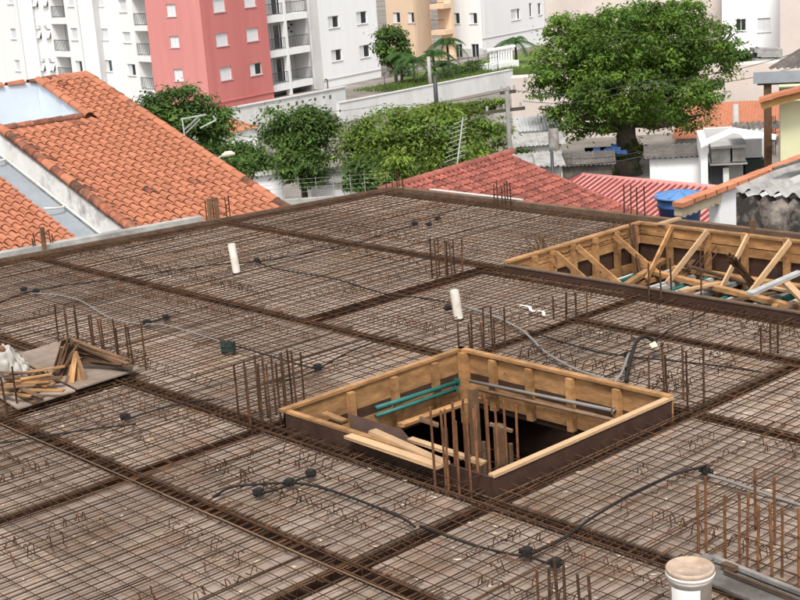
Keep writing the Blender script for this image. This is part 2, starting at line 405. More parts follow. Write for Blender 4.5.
# ------------------------------------------------------------------ opening 1: boxed out in timber
OX0, OX1, OY0, OY1 = 7.29, 9.62, 7.27, 9.93
ZT = .165
op = thing('opening_formwork', (8.5, 8.66, -.6), 'boxed timber opening in the middle of the deck with studs and a dark interior', 'formwork', 'timber formwork pits')
def part(mb, name, m, parent=op): return mb.build(name, m, parent)
# front sides (seen from outside, dark phenolic boards with pale timber cap)
part(MB().box((OX0-.02, OY0, -.5), (OX0, OY1, ZT-.005)), 'outer_board', 'ply_dark')
part(MB().box((OX0, OY0-.02, -.5), (OX1, OY0, ZT-.005)), 'outer_board', 'ply_dark')
part(MB().box((OX0-.024, OY0+.55, ZT-.012), (OX0+.035, OY1, ZT+.012)), 'cap_board', 'timber')
part(MB().box((OX0-.0, OY0-.03, ZT-.012), (OX1+.02, OY0+.035, ZT+.014)), 'cap_board', 'timber_pale')
part(MB().box((OX0+.04, OY0+.03, -.12), (OX1-.05, OY0+.05, .1)), 'inner_board', 'timber')
# back left wall (along X at OY1) and back right wall (along Y at OX1)
part(MB().box((OX0-.02, OY1-.022, -.06), (OX1, OY1, ZT)), 'inner_board', 'timber')
part(MB().box((OX0-.02, OY1-.02, -.16), (OX1, OY1-.004, -.064)), 'plywood_strip', 'ply_dark')
part(MB().box((OX0, OY1-.024, -.37), (OX1, OY1-.002, -.164)), 'inner_board', 'timber')
part(MB().box((OX0-.05, OY1-.04, ZT+.002), (OX1+.03, OY1+.03, ZT+.03)), 'cap_board', 'timber')
part(MB().box((OX1, OY0-.02, -.06), (OX1+.022, OY1, ZT)), 'inner_board', 'timber')
part(MB().box((OX1+.002, OY0, -.16), (OX1+.02, OY1, -.064)), 'plywood_strip', 'ply_dark')
part(MB().box((OX1+.001, OY0, -.37), (OX1+.024, OY1, -.164)), 'inner_board', 'timber')
part(MB().box((OX1-.04, OY0-.02, ZT+.002), (OX1+.03, OY1+.03, ZT+.03)), 'cap_board', 'timber')
for i, x in enumerate((8.05, 8.62, 9.18)):
    part(MB().boxm(Matrix.Translation((x, OY1-.055, -.12)) @ Matrix.Rotation(U(-.02, .02), 4, 'Y'), (.07, .06, .54)), 'stud', 'timber')
part(MB().box((OX1-.09, OY1-.12, -.6), (OX1-.005, OY1-.03, ZT)), 'corner_post', 'timber')
for i, y in enumerate((9.45, 8.95, 8.42, 7.85)):
    part(MB().boxm(Matrix.Translation((OX1-.035, y, -.12)) @ Matrix.Rotation(U(-.02, .02), 4, 'X'), (.06, .075, .54)), 'stud', 'timber')
part(MB().beam((9.35, 9.52, -1.9), (9.35, 9.52, -.1), .08, .08, (1, 0, 0)), 'post', 'timber_old')
part(MB().beam((9.3, 9.15, -1.9), (9.32, 9.15, -.4), .08, .08, (1, 0, 0)), 'post', 'timber_old')
for i in range(9):
    x, y = U(OX0+.2, OX1), U(OY0+1, OY1+1.2)
    part(MB().tube([(x, y, -3.1), (x, y, -.6)], .025, 8), 'steel_prop', 'steel_bar')
# bracing tubes, planks inside the pit
def pit_tube(name, p0, p1, r, m, lab, cat, grp=None):
    L = (p1-p0).length; t = thing(name, (p0+p1)/2, lab, cat, grp)
    MB().tube([p0, p1], r, 12).build('tube', m, t, True); MB().tube([p0.lerp(p1, .8), p1], r*.72, 10).build('inner_tube', 'timber_old', t, True)
    M = frame(p0, p1); MB().boxm(M @ Matrix.Translation((L*.99, 0, 0)), (.01, r*3.2, r*3.2)).build('end_plate', 'metal_green' if m == 'metal_green' else 'timber_old', t)
def zy(px, py, y): return hit(px, py, (0, y, 0), Vector((0, 1, 0)))
def zx(px, py, x): return hit(px, py, (x, 0, 0), Vector((1, 0, 0)))
pit_tube('adjustable_prop', zy(376, 408, 9.83), zy(458, 382, 9.83), .024, 'metal_green', 'upper of the two green steel tubes lying inside the opening', 'prop', 'green tubes in the pit')
pit_tube('adjustable_prop', zy(376, 416, 9.80), zy(456, 389, 9.80), .02, 'metal_green', 'lower of the two green steel tubes lying inside the opening', 'prop', 'green tubes in the pit')
pit_tube('adjustable_prop', zx(470, 381, 9.53), zx(615, 411, 9.53), .018, 'conduit_grey', 'upper grey brown tube along the right back wall of the opening', 'prop', 'grey tubes in the pit')
pit_tube('adjustable_prop', zx(472, 388, 9.51), zx(618, 421, 9.51), .018, 'steel_bar', 'lower rusty tube along the right back wall of the opening', 'prop', 'grey tubes in the pit')
def plank(p0, p1, wd, ht, m, lab, cat='plank', grp=None, up=(0, 0, 1), name='plank'):
    M = frame(p0, p1, up); L = (Vector(p1)-Vector(p0)).length
    mb = MB().boxm(Matrix.Translation((L/2, 0, 0)), (L, wd, ht)); 
    for v in mb.v: v += Vector((U(-.006, .006), U(-.004, .004), U(-.002, .002)))
    o = link(name, mb.mesh(name, m)); o.matrix_basis = M; return tag(o, lab, cat, grp)
plank(zy(401, 425, 9.6), zy(478, 398, 9.6), .1, .03, 'timber', 'brown plank spanning below the green tubes in the opening')
plank(zy(420, 419, 9.2), zy(438, 425, 9.1), .08, .03, 'timber_old', 'short stub of plank deep in the opening')
plank(zx(490, 424, 9.0), zx(512, 431, 9.0), .03, .03, 'steel_bar', 'thin batten deep in the opening behind the rebar')
# debris at the near left edge of the opening
shb = [at(348, 415, .13), at(352, 437, .02), at(440, 474, .05), at(402, 431, .16)]
o = MB().prism(shb, (0, 0, .016)).build('plywood_offcut', 'ply_dark', None, False, shb[0]); tag(o, 'dark brown plywood offcut lying askew over the near edge of the opening', 'plywood')
plank(at(348, 436, .16), at(440, 467, .16), .09, .028, 'timber_pale', 'pale plank with sawn end lying on the brown plywood offcut', grp='pale planks over the pit edge')
plank(at(372, 431, .19), at(446, 464, .17), .08, .03, 'timber_pale', 'uppermost pale plank pointing at the rebar cluster in the pit', grp='pale planks over the pit edge')
plank(at(410, 439, .15), at(484, 463, .14), .07, .026, 'timber_pale', 'pale plank bridging the front corner of the opening behind the rebar', grp='pale planks over the pit edge')
plank(at(324, 413, .14), at(345, 421, .14), .07, .02, 'timber', 'short wood wedge on the left rim of the opening')

# ------------------------------------------------------------------ opening 2: large braced pit
PX0, PX1, PY1, PY0 = 12.9, 15.72, 12.37, 5.2
pit = thing('braced_pit_formwork', (14.3, 9.5, -.6), 'large timber formwork pit at the right with diagonal braces and two board rows', 'formwork', 'timber formwork pits')
def pp(mb, name, m): return mb.build(name, m, pit)
pp(MB().box((PX0-.03, PY0, -.45), (PX0, PY1, .085)), 'outer_board', 'ply_dark')
pp(MB().box((PX0-.04, PY0, .088), (PX0+.03, PY1, .105)), 'cap_board', 'board_edge')
for z0, z1 in ((-.03, .12), (-.165, -.042), (-.56, -.43)):
    n = 2
    for i in range(n):
        a = PX0+(PX1-PX0)*i/n; b = PX0+(PX1-PX0)*(i+1)/n-.01
        pp(MB().box((a, PY1-.025-U(0, .006), z0), (b, PY1, z1)), 'wall_board', 'timber')
    for i in range(3):
        a = PY0+(PY1-PY0)*i/3; b = PY0+(PY1-PY0)*(i+1)/3-.01
        pp(MB().box((PX1, a, z0+U(-.01, .01)), (PX1+.025+U(0, .006), b, z1)), 'wall_board', 'timber')
pp(MB().box((PX0, PY1+.003, -.9), (PX1, PY1+.02, .1)), 'back_plywood', 'ply_dark')
pp(MB().box((PX1+.034, PY0, -.9), (PX1+.05, PY1, .1)), 'back_plywood', 'ply_dark')
pp(MB().box((PX0, PY1-.06, .122), (PX1+.06, PY1+.04, .15)), 'cap_board', 'timber')
pp(MB().box((PX1-.03, PY0, .122), (PX1+.08, PY1-.06, .15)), 'cap_board', 'timber')
for x in (13.35, 13.72, 14.15, 14.62, 15.1, 15.5): pp(MB().box((x, PY1-.1, -.7), (x+.08, PY1-.03, .118)), 'stud', 'timber')
for y in (11.75, 11.1, 10.5, 9.85, 9.15, 8.5, 8.0): pp(MB().box((PX1-.075, y, -.7), (PX1-.005, y+.08, .16+U(-.03, .03))), 'stud', 'timber')
for x in (13.75, 14.2, 15.0):
    pp(MB().beam((x, PY1-.13, .1), (x+.1, PY1-.85, -.42), .03, .075), 'brace', 'timber')
for y, dy in ((11.7, -.15), (11.1, .1), (10.45, -.1), (9.8, .12), (9.1, .1), (8.45, -.05)):
    pp(MB().beam((PX1-.1, y, .16), (PX1-.9, y+dy, -.42), .03, .08), 'brace', 'timber_pale' if rnd() < .5 else 'timber')
pp(MB().beam((13.3, 11.2, -.38), (15.7, 11.9, -.36), .09, .06), 'floor_plank', 'timber')
pp(MB().beam((15.2, 12.1, -.38), (14.2, 7.5, -.38), .1, .06), 'floor_plank', 'timber')
pp(MB().beam((15.5, 11.6, -.4), (15.45, 7.6, -.4), .12, .05), 'floor_plank', 'timber')
y = PY1-.35; k = 0
while y > 6:
    m = ('metal_white', 'metal_green', 'metal_white', 'timber', 'metal_white')[k % 5]
    pp(MB().beam((PX0+.1, y+U(-.1, .1), -.48), (PX1-.1, y+U(-.1, .1), -.48+U(-.02, .02)), .05, .06), 'joist', m); y -= U(.1, .2); k += 1
for i in range(16):
    p = Vector((U(13.3, 15.3), U(7.6, 11.9), -.4+U(0, .06))); a = U(0, 6.28); pp(MB().beam(p, p+Vector((math.cos(a)*U(.7, 1.5), math.sin(a)*U(.7, 1.5), U(-.02, .12))), .07, .03), 'loose_plank', random.choice(('timber', 'timber_old', 'timber_pale')))
for i in range(3): pp(MB().beam((13.4+i*.9, 5.3, -.6), (13.4+i*.9, 12.2, -.6), .1, .1), 'bearer', 'timber_old')
for a, b, lab in ((at(750, 294, -.1), at(800, 272, -.1), 'grey batten lying across the right side of the braced pit'), (at(786, 283, -.15), at(808, 305, -.15), 'pale plank end at the right edge of the braced pit'), (at(528, 266, -.3), at(562, 262, -.35), 'green painted beam at the left corner of the braced pit')):
    plank(a, b, .09, .04, 'metal_white' if 'grey' in lab else ('metal_green' if 'green' in lab else 'timber_pale'), lab)
o = plank(at(660, 224, .17), at(679, 218, .17), .09, .03, 'timber_pale', 'short pale plank resting on the back corner of the braced pit')

# leaning rebar and offcut bundles in and around pit 2
def bundle(name, base, top, n, spread, r, m, lab, cat='rebar bundle'):
    t = thing(name, base, lab, cat)
    for i in range(n):
        o1 = Vector((U(-spread, spread), U(-spread, spread), 0)); o2 = Vector((U(-spread, spread), U(-spread, spread), U(-.08, .06)))
        MB().tube([base+o1, base.lerp(top, .5)+(o1+o2)/2+Vector((U(-.01, .01), U(-.01, .01), 0)), top+o2], r, 5).build('bar', m, t)
    return t
bundle('rebar_bundle', at(641, 284, -.5), at(646, 232, .12) + Vector((.0, .25, .05)), 11, .06, .012, 'rust', 'rusty rebar bundle leaning against the back corner of the braced pit')
bundle('rebar_bundle', at(757, 291, -.4), at(733, 256, .1), 14, .07, .012, 'rust', 'slanted rusty rebar bundle near the right side of the braced pit')
bundle('rebar_bundle', at(543, 268, -.2), at(540, 238, .22), 9, .05, .014, 'timber_old', 'upright bundle of rusty bars at the left corner of the braced pit')
bundle('loose_bar', at(556, 268, -.1), at(520, 233, .22), 1, .0, .01, 'rust', 'single long bar leaning over the left corner of the braced pit', 'rebar')
bundle('rebar_bundle', at(695, 275, -.4), at(710, 250, -.1), 5, .1, .008, 'rust', 'few thin rusty bars lying against the back wall of the braced pit')

# ------------------------------------------------------------------ column starter bars
def starters(pts, h, lab, meshes=VBAR, tie=True, dh=.06, lean=.02, z0=-.3, grp='column starter bars'):
    c = sum((Vector(p) for p in pts), Vector())/len(pts); c.z = 0
    t = thing('starter_bars', c, lab, 'rebar', grp)
    for p in pts:
        p = Vector(p); q_ = p+Vector((U(-lean, lean), U(-lean, lean), h+U(-dh, dh))); p.z = z0
        bar('bar', meshes, p, q_, t)
    if tie and len(pts) > 3:
        xs = [p[0] for p in pts]; ys = [p[1] for p in pts]
        for z in (.05, .16):
            a, b, c_, d = min(xs)-.012, max(xs)+.012, min(ys)-.012, max(ys)+.012
            MB().tube([(a, c_, z), (b, c_, z+U(-.01, .01)), (b, d, z), (a, d, z+U(-.01, .01)), (a, c_, z)], .004, 4).build('tie', 'rust', t)
    return t
def rows(x0, x1, y0, y1, nx, ny, j=.012):
    return [(x0+(x1-x0)*i/max(1, nx-1)+U(-j, j), y0+(y1-y0)*k/max(1, ny-1)+U(-j, j), 0) for i in range(nx) for k in range(ny)]
starters(rows(7.38, 7.52, 12.72, 14.42, 2, 7, .03), .5, 'long double row of starter bars behind the heap of offcuts')
starters(rows(7.02, 7.25, 10.12, 10.3, 3, 2)+rows(7.35, 7.68, 10.12, 10.3, 4, 2), .6, 'dense cluster of starter bars at the left corner of the timber opening')
starters(rows(12.12, 12.42, 12.72, 12.98, 3, 3), .5, 'starter bars standing alone in the middle background beside the wide beam')
starters(rows(7.08, 7.42, 7.42, 7.7, 4, 3)+rows(7.5, 7.72, 7.38, 7.5, 2, 2), .68, 'thick cluster of orange starter bars at the front corner of the opening', VBARB)
starters(rows(9.82, 10.32, 9.98, 10.14, 4, 2), .42, 'starter bars behind the far corner of the opening next to the white pipe')
starters(rows(9.82, 10.06, 7.22, 7.66, 2, 3), .52, 'six starter bars at the right corner of the timber opening')
starters(rows(11.5, 11.7, 9.98, 10.3, 2, 3), .33, 'short starter bars at the beam crossing in front of the braced pit')
starters(rows(11.45, 11.75, 7.08, 7.5, 3, 2), .42, 'starter bars at the right edge in front of the braced pit')
starters([(*at(x, y)[:2], 0) for x, y in ((699, 552), (706, 552), (725, 560), (739, 566), (746, 569), (757, 572), (773, 580), (782, 577), (799, 590), (756, 530), (775, 545))], .52, 'row of bright orange starter bars at the lower right edge', VBARB, False)
starters([(*at(x, y)[:2], 0) for x, y in ((540, 622), (549, 622), (560, 624), (566, 626), (583, 632), (594, 630))], .42, 'low rebar stubs at the bottom edge beside the conduit boxes', VBAR, False)
starters([(*at(x, y)[:2], 0) for x, y in ((207, 221), (214, 220), (227, 218), (230, 217))], .4, 'starter bars with timber stakes on the boundary below the clay roof', VBAR, False)
starters([(*at(x, y)[:2], 0) for x, y in ((34, 251), (37, 250.5), (52, 248), (54, 247.5))], .27, 'small rebar loops on the boundary before the lower clay roof', VBAR, False)
starters([(*at(x, y)[:2], 0) for x, y in ((387, 191), (392, 190), (398, 190), (404, 191), (400, 189))], .35, 'starter bars at the far corner of the deck before the trees', VBAR, False)
starters([(*at(x, y)[:2], 0) for x, y in ((494, 203), (498, 203), (502, 204), (506, 204), (511, 205), (508, 203))], .33, 'starter bars in front of the red tiled hip roof', VBAR)
starters([(*at(x, y)[:2], 0) for x, y in ((624, 216), (631, 217), (637, 218), (645, 219))], .5, 'tall starter bars at the deck edge before the striped red roof', VBAR, False)
starters([(*at(x, y)[:2], 0) for x, y in ((10, 424), (18, 412))], .5, 'two thin starter bars at the left edge in front of the sacks', VBAR, False)
starters([(*at(x, y)[:2], 0) for x, y in ((649, 299), (661, 300), (672, 299), (701, 304))], .45, 'single bars standing at the near edge of the braced pit', VBAR, False)
for x, y, lab in ((211, 222, 'left of two timber stakes on the boundary below the clay roof'), (218, 221, 'right of two timber stakes on the boundary below the clay roof'), (45, 252, 'rough timber stake between the small rebar loops on the boundary')):
    p = at(x, y); o = MB().boxm(Matrix.Translation(p+Vector((0, 0, .16))) @ Matrix.Rotation(U(-.06, .06), 4, 'Y'), (.05, .07, .48)).build('timber_stake', 'timber_old', None, False, p); tag(o, lab, 'stake')

g9 = [o for o in COL.objects if o.get('label', '').startswith('row of bright orange')][0]
for z in (.1, .24, .38):
    a, b = at(697, 551), at(800, 591); MB().tube([a+Vector((0, 0, z)), a.lerp(b, .5)+Vector((.01, 0, z+U(-.01, .01))), b+Vector((0, 0, z))], .0035, 4).build('tie', 'rust', g9)
    a, b = at(744, 524), at(806, 556); MB().tube([a+Vector((0, 0, z)), b+Vector((0, 0, z))], .0035, 4).build('tie', 'rust', g9)
# ------------------------------------------------------------------ platform, offcuts, sacks
pl = thing('plywood_platform', at(70, 380), 'grey plywood sheets laid on the mesh as a platform for timber offcuts', 'plywood')
c = [at(18, 410, .07), at(141, 371, .07), at(66, 343, .07), at(-40, 372, .07)]
m1 = c[0].lerp(c[1], .45); m2 = c[3].lerp(c[2], .45)
MB().prism([c[0], m1, m2, c[3]], (0, 0, .018)).build('sheet', 'ply_deck', pl)
MB().prism([m1+Vector((.02, 0, .015)), c[1]+Vector((0, 0, .015)), c[2]+Vector((0, 0, .015)), m2+Vector((.02, 0, .015))], (0, 0, .018)).build('sheet', 'ply_deck', pl)
G1, L1 = 'leaning offcuts on the platform', 'weathered brown offcut in the tent shaped heap on the platform'
top = at(73, 371, .12)+Vector((0, 0, .36))
for i in range(26):
    b = at(58+U(-6, 8), 372+U(-3, 5), .1); plank(b, top+Vector((U(-.08, .08), U(-.08, .08), U(-.1, .02))), U(.025, .06), .015, 'timber_old', L1, 'offcut', G1, name='timber_offcut')
for i in range(20):
    e = at(128+U(-8, 5), 370+U(-3, 2), .11); e.z = .11+U(0, .14); s = at(73, 367, .12)+Vector((0, 0, U(.05, .32)))
    plank(s+Vector((U(-.05, .05), U(-.05, .05), 0)), e, U(.03, .075), .016, 'timber_old', L1, 'offcut', G1, name='timber_offcut')
G2, L2 = 'pointed offcuts in front of the heap', 'pale brown pointed offcut propped against the front of the heap'
for i in range(7):
    b = at(66+i*3.2, 381+U(-2, 3), .1); plank(b, at(79, 377, .1)+Vector((0, 0, .27+U(-.03, .02))), .04, .015, 'timber' if i % 3 else 'timber_old', L2, 'offcut', G2, name='timber_offcut')
G3, L3 = 'scattered offcuts in front of the sacks', 'brown board offcut lying flat on the platform before the sacks'
for i in range(26):
    b = at(U(-6, 34), U(380, 400), .1); b.z = .1+.012*i*.4; a = U(-.9, .5)-.9
    plank(b, b+Vector((math.cos(a)*U(.3, .55), math.sin(a)*U(.3, .55), U(-.005, .02))), U(.03, .07), .016, 'timber_old' if rnd() < .75 else 'timber', L3, 'offcut', G3, name='timber_offcut')
bundle('loose_bar', at(32, 370, .12), at(78, 385, .12), 2, .02, .008, 'rust', 'two loose rusty bars lying across the platform before the heap', 'rebar')
def sack(c, rx, ry, h, seed, lab):
    mb = MB(); n, mr = 72, 34
    for i in range(mr+1):
        th = math.pi*.5*i/mr
        for k in range(n):
            a = 2*math.pi*k/n; d = Vector((math.cos(a)*math.cos(th), math.sin(a)*math.cos(th), math.sin(th)))
            f = 1+.22*noise.noise(d*1.8+Vector((seed, 0, 0)))+.085*math.sin(a*6+seed+3*noise.noise(d*2+Vector((0, seed, 0))))*math.cos(th)+.05*math.sin(a*11+2*seed+5*noise.noise(d*3))*math.cos(th)+.10*math.sin(th*7+4*noise.noise(d*2.5))*.6
            mb.v.append(c+Vector((d.x*rx*f, d.y*ry*f, d.z*h*f)))
    for i in range(mr):
        for k in range(n): a = i*n+k; b = i*n+(k+1) % n; mb.f.append((a, b, b+n, a+n))
    o = mb.build('cloth_sack', 'cloth', None, True, c); return tag(o, lab, 'sack', 'sacks on the platform')
sack(at(6, 377, .09), .2, .25, .32, 3., 'crumpled white cloth sack at the left edge on the platform')
sack(at(17, 375, .09), .13, .17, .2, 11., 'smaller slumped white sack leaning to the offcut heap')
o = MB().tube([at(-3, 349, .4), at(2, 348, .42), at(4, 351, .4)], .03, 6).build('red_cloth', 'rust_bright', None, True); tag(o, 'small reddish rag on top of the big white sack', 'rag')

# ------------------------------------------------------------------ conduits and boxes
def conduit(px, lab, r=.009, m='conduit', z=.055, zs=None):
    pts = [at(x, y, z) + Vector((0, 0, zs[i] if zs else 0)) for i, (x, y) in enumerate(px)]
    o = MB().tube(spline(pts, 5), r, 6).build('conduit', m, None, True, pts[0]); return tag(o, lab, 'conduit', 'electrical conduits')
def cbox(x, y, lab, s=.038, m='conduit'):
    p = at(x, y, .045); t = thing('conduit_box', p, lab, 'junction box', 'conduit junction boxes')
    MB().lathe(p, [(s, 0), (s*1.02, .04), (s*.95, .055), (s*.5, .06)], 8).build('body', m, t)
    for k in range(4):
        a = k*math.pi/2+U(0, .6); d = Vector((math.cos(a), math.sin(a), 0)); MB().tube([p+d*s*.9+Vector((0, 0, .025)), p+d*s*1.5+Vector((0, 0, .025))], .016, 6).build('spout', m, t)
    return t
conduit([(-6, 305), (14, 297), (30, 292), (67, 285), (125, 278), (182, 269), (223, 264), (257, 262)], 'black conduit running from the left edge up to the left white pipe')
conduit([(257, 262), (301, 254), (362, 241), (389, 232), (416, 225)], 'black conduit from near the left white pipe to the farthest boxes')
conduit([(257, 262), (278, 269), (335, 279), (382, 293), (423, 298), (453, 303)], 'black conduit joining the left white pipe to the right one')
conduit([(30, 293), (57, 295), (81, 301), (108, 317), (132, 323), (147, 324), (169, 326), (219, 341), (229, 347)], 'grey conduit curving down to the green box', m='conduit_grey')
conduit([(147, 324), (156, 321), (166, 319)], 'short conduit stub between two boxes above the offcut heap')
conduit([(229, 347), (240, 347), (267, 355), (300, 365), (318, 369)], 'black conduit from the green box toward the opening')
conduit([(318, 369), (345, 354), (375, 342), (398, 336)], 'thin conduit climbing from its box to the long back beam')
conduit([(318, 369), (300, 377), (285, 380), (268, 383)], 'thin conduit passing behind the corner starter bars')
conduit([(-6, 444), (34, 438), (57, 434), (101, 428), (136, 424)], 'black conduit below the plywood platform at left')
conduit([(125, 420), (152, 411), (189, 402), (215, 399)], 'black conduit from the left box to the corner starter bars')
conduit([(213, 497), (232, 487), (262, 484), (290, 483), (315, 486), (350, 497), (400, 517), (415, 527)], 'thick black conduit arching through the bay of three boxes', .0105)
conduit([(259, 494), (275, 490), (290, 484), (300, 479), (311, 476)], 'short black conduit linking three boxes in the foreground bay', .0105)
conduit([(420, 526), (470, 544), (510, 554), (527, 556)], 'black conduit along the foreground leading to two boxes')
conduit([(527, 555), (560, 542), (590, 523), (608, 513), (631, 499), (658, 486), (682, 478), (706, 474)], 'long black conduit rising to the box at the grey pipe', .0105, zs=[0, .01, .03, .04, .04, .04, .05, .07])
conduit([(527, 555), (541, 561), (556, 566)], 'very short conduit between two foreground boxes')
conduit([(708, 475), (725, 480), (760, 492), (806, 507)], 'thick grey pipe running to the right edge above orange bars', .013, 'conduit_grey', .08)
conduit([(464, 307), (491, 315), (518, 328), (532, 339), (545, 352), (575, 369), (608, 380)], 'pale grey conduit sagging behind the far corner of the opening', .014, 'conduit_grey')
conduit([(528, 331), (569, 344), (602, 353), (629, 356)], 'thin black conduit leading to the looped hose box')
conduit([(629, 357), (665, 360), (719, 366), (760, 372)], 'thin black conduit going right from the looped hose box')
conduit([(626, 381), (630, 368), (637, 354), (646, 346), (656, 344)], 'thick black hose bent upright beside the opening', .02, zs=[0, .06, .13, .1, .02])
conduit([(630, 358), (628, 364), (622, 376), (615, 382)], 'grey hose end hanging beside the black hose', .014, 'conduit_grey', zs=[.05, .08, .04, 0])
conduit([(650, 344), (672, 328), (690, 321), (709, 311)], 'black conduit crossing the beam toward the braced pit')
for x, y, lab in ((24, 291, 'left black box of the pair near the left edge'), (36, 293, 'right black box of the pair near the left edge'), (257, 262, 'tiny black box just right of the left white pipe'), (415, 225, 'left box of the three in the farthest bay'), (429, 226, 'front box of the three in the farthest bay'), (438, 220, 'right box of the three in the farthest bay'), (147, 324, 'black box above the offcut heap where conduits meet'), (166, 319, 'black end box up right of the offcut heap'), (318, 369, 'black box where conduits fork left of the opening'), (125, 419, 'black box in the small bay below the platform'), (259, 495, 'left box of three in the foreground bay'), (290, 485, 'middle box of three in the foreground bay'), (311, 476, 'right box of three in the foreground bay'), (527, 555, 'left box of the foreground pair near the rebar stubs'), (556, 566, 'right box of the foreground pair near the rebar stubs'), (706, 474, 'box at the end of the thick grey pipe'), (628, 357, 'box at the foot of the looped black hose'), (448, 310, 'black box at the foot of the right white pipe')):
    cbox(x, y, lab)
p = at(229, 355); t = thing('switch_box', p, 'green plastic box standing on the mesh in the large bay', 'junction box')
Mz = Matrix.Rotation(.5, 4, 'Z')
MB().boxm(Matrix.Translation(p+Vector((0, 0, .10))) @ Mz, (.08, .15, .11)).build('body', 'green_plastic', t)
for s in (-1, 1): MB().boxm(Matrix.Translation(p+Vector((0, 0, .14))) @ Mz @ Matrix.Translation((-.044, s*.04, 0)), (.01, .06, .08)).build('flap', 'green_plastic', t)
for s in (-1, 1): MB().boxm(Matrix.Translation(p+Vector((0, 0, .03))) @ Mz @ Matrix.Translation((0, s*.07, 0)), (.03, .03, .06)).build('foot', 'green_plastic', t)
o = MB().add([at(649, 344, .1), at(655, 341, .14), at(658, 346, .12), at(652, 348, .1)], [(0, 1, 2, 3)]).add([at(649, 344, .11), at(655, 341, .15), at(658, 346, .13), at(652, 348, .11)], [(3, 2, 1, 0)]).build('tape_scrap', 'green_paint', None, False, at(652, 345)); tag(o, 'scrap of yellow green tape on the looped hose', 'tape')
for (x, y, tx, ty, hgt, lab) in ((237, 274, 232, 243, .43, 'upright white plastic pipe in the left background bay'), (459, 320, 455, 290, .36, 'upright white plastic pipe behind the opening corner')):
    b = at(x, y); e = b+Vector((0, 0, hgt)); e += (RT*(-.035)); t = thing('pvc_pipe', b, lab, 'pipe', 'upright white pipes')
    ax = (e-b); n = 16; mb = MB(); mb.tube([b, e], .055, n, False); mb.tube([e, b], .047, n, False); 
    mb.build('pipe', 'pvc', t, True); MB().tube([b, b+ax*.06], .06, n).build('collar', 'conduit', t, True)

# ------------------------------------------------------------------ bucket and grey boards, lower right
bt = at(690, 566, .37); bp = Vector((bt.x, bt.y, .0)); t = thing('paint_bucket', bp, 'dirty white plastic bucket with a splashed tan lid at the bottom edge', 'bucket')
bd = MB().lathe(bp, [(.122, 0), (.137, .29), (.145, .292), (.146, .315), (.138, .317), (.139, .34)], 40).build('body', 'bucket_white', t, True)
MB().lathe(bp, [(.150, .338), (.154, .345), (.154, .362), (.148, .37), (.140, .370), (.136, .362), (.06, .3615), (.01, .3615)], 40).build('lid', 'bucket_lid', t, True)
MB().lathe(bp, [(.1485, .318), (.156, .322), (.156, .334), (.1485, .338)], 40).build('rim', 'bucket_white', t, True)
lb = MB(); A0 = math.atan2(-bp.y, -bp.x)
for k in range(13):
    a = A0-1.0+k*.12; 
    for r, z in ((.1355, .12), (.1405, .265)): lb.v.append(bp+Vector((math.cos(a)*r, math.sin(a)*r, z)))
lb.f = [(2*k, 2*k+2, 2*k+3, 2*k+1) for k in range(12)]; lb.build('paper_label', 'label_white', t)
def slab_thing(px, z, th, m, name, lab, cat):
    pts = [at(x, y, z) for x, y in px]; o = MB().prism(pts, (0, 0, -th)).build(name, m, None, False, pts[0]); return tag(o, lab, cat)
slab_thing([(696, 577), (714, 558), (810, 597), (790, 616)], .07, .02, 'concrete_dark', 'mortar_board', 'dark grey mortar stained board on the deck behind the bucket', 'board')
slab_thing([(699, 556), (706, 553), (716, 557), (709, 562)], .085, .02, 'concrete_dark', 'concrete_block', 'small grey concrete scrap by the row of orange bars', 'concrete')
plank(at(716, 559, .1), at(812, 597, .1), .035, .03, 'concrete_dark', 'grey batten lying at the foot of the orange bars', 'batten')
plank(at(724, 571, .1), at(812, 606, .1), .02, .02, 'steel_bar', 'thin steel strip in front of the grey batten', 'strip')
plank(at(723, 564, .11), at(736, 569, .11), .05, .03, 'timber_old', 'short timber block at the left end of the grey batten', 'block')
p = at(520, 305, .05); mb = MB(); pts = spline([p, p+Vector((-.02, -.16, .01)), p+Vector((-.12, -.3, .0)), p+Vector((-.12, -.46, .02)), p+Vector((-.2, -.56, 0))], 4)
for i in range(len(pts)-1): mb.beam(pts[i], pts[i+1], .035, .006)
tag(mb.build('plastic_strip', 'pvc', None, False, p), 'torn pale plastic strip lying on the mesh right of the white pipe', 'scrap')
# wood chips, sawdust and mortar crumbs caught between the bars
mb = MB()
for i in range(900):
    x0, x1, y0, y1, lab = random.choice(CELLS[:15]); p = Vector((U(x0, x1), U(y0, (y1 or 18.3)), .004)); a = U(0, 6.28); L_ = U(.01, .05); w_ = U(.006, .02)
    d = Vector((math.cos(a), math.sin(a), 0)); e = Vector((-d.y, d.x, 0)); z = Vector((0, 0, U(.002, .012)))
    mb.add([p-d*L_, p+e*w_, p+d*L_, p-e*w_, p+z], [(0, 1, 4), (1, 2, 4), (2, 3, 4), (3, 0, 4)])
tag(mb.build('wood_chips', 'soffit'), 'pale wood chips and crumbs scattered under the mesh', 'debris', None, 'stuff')
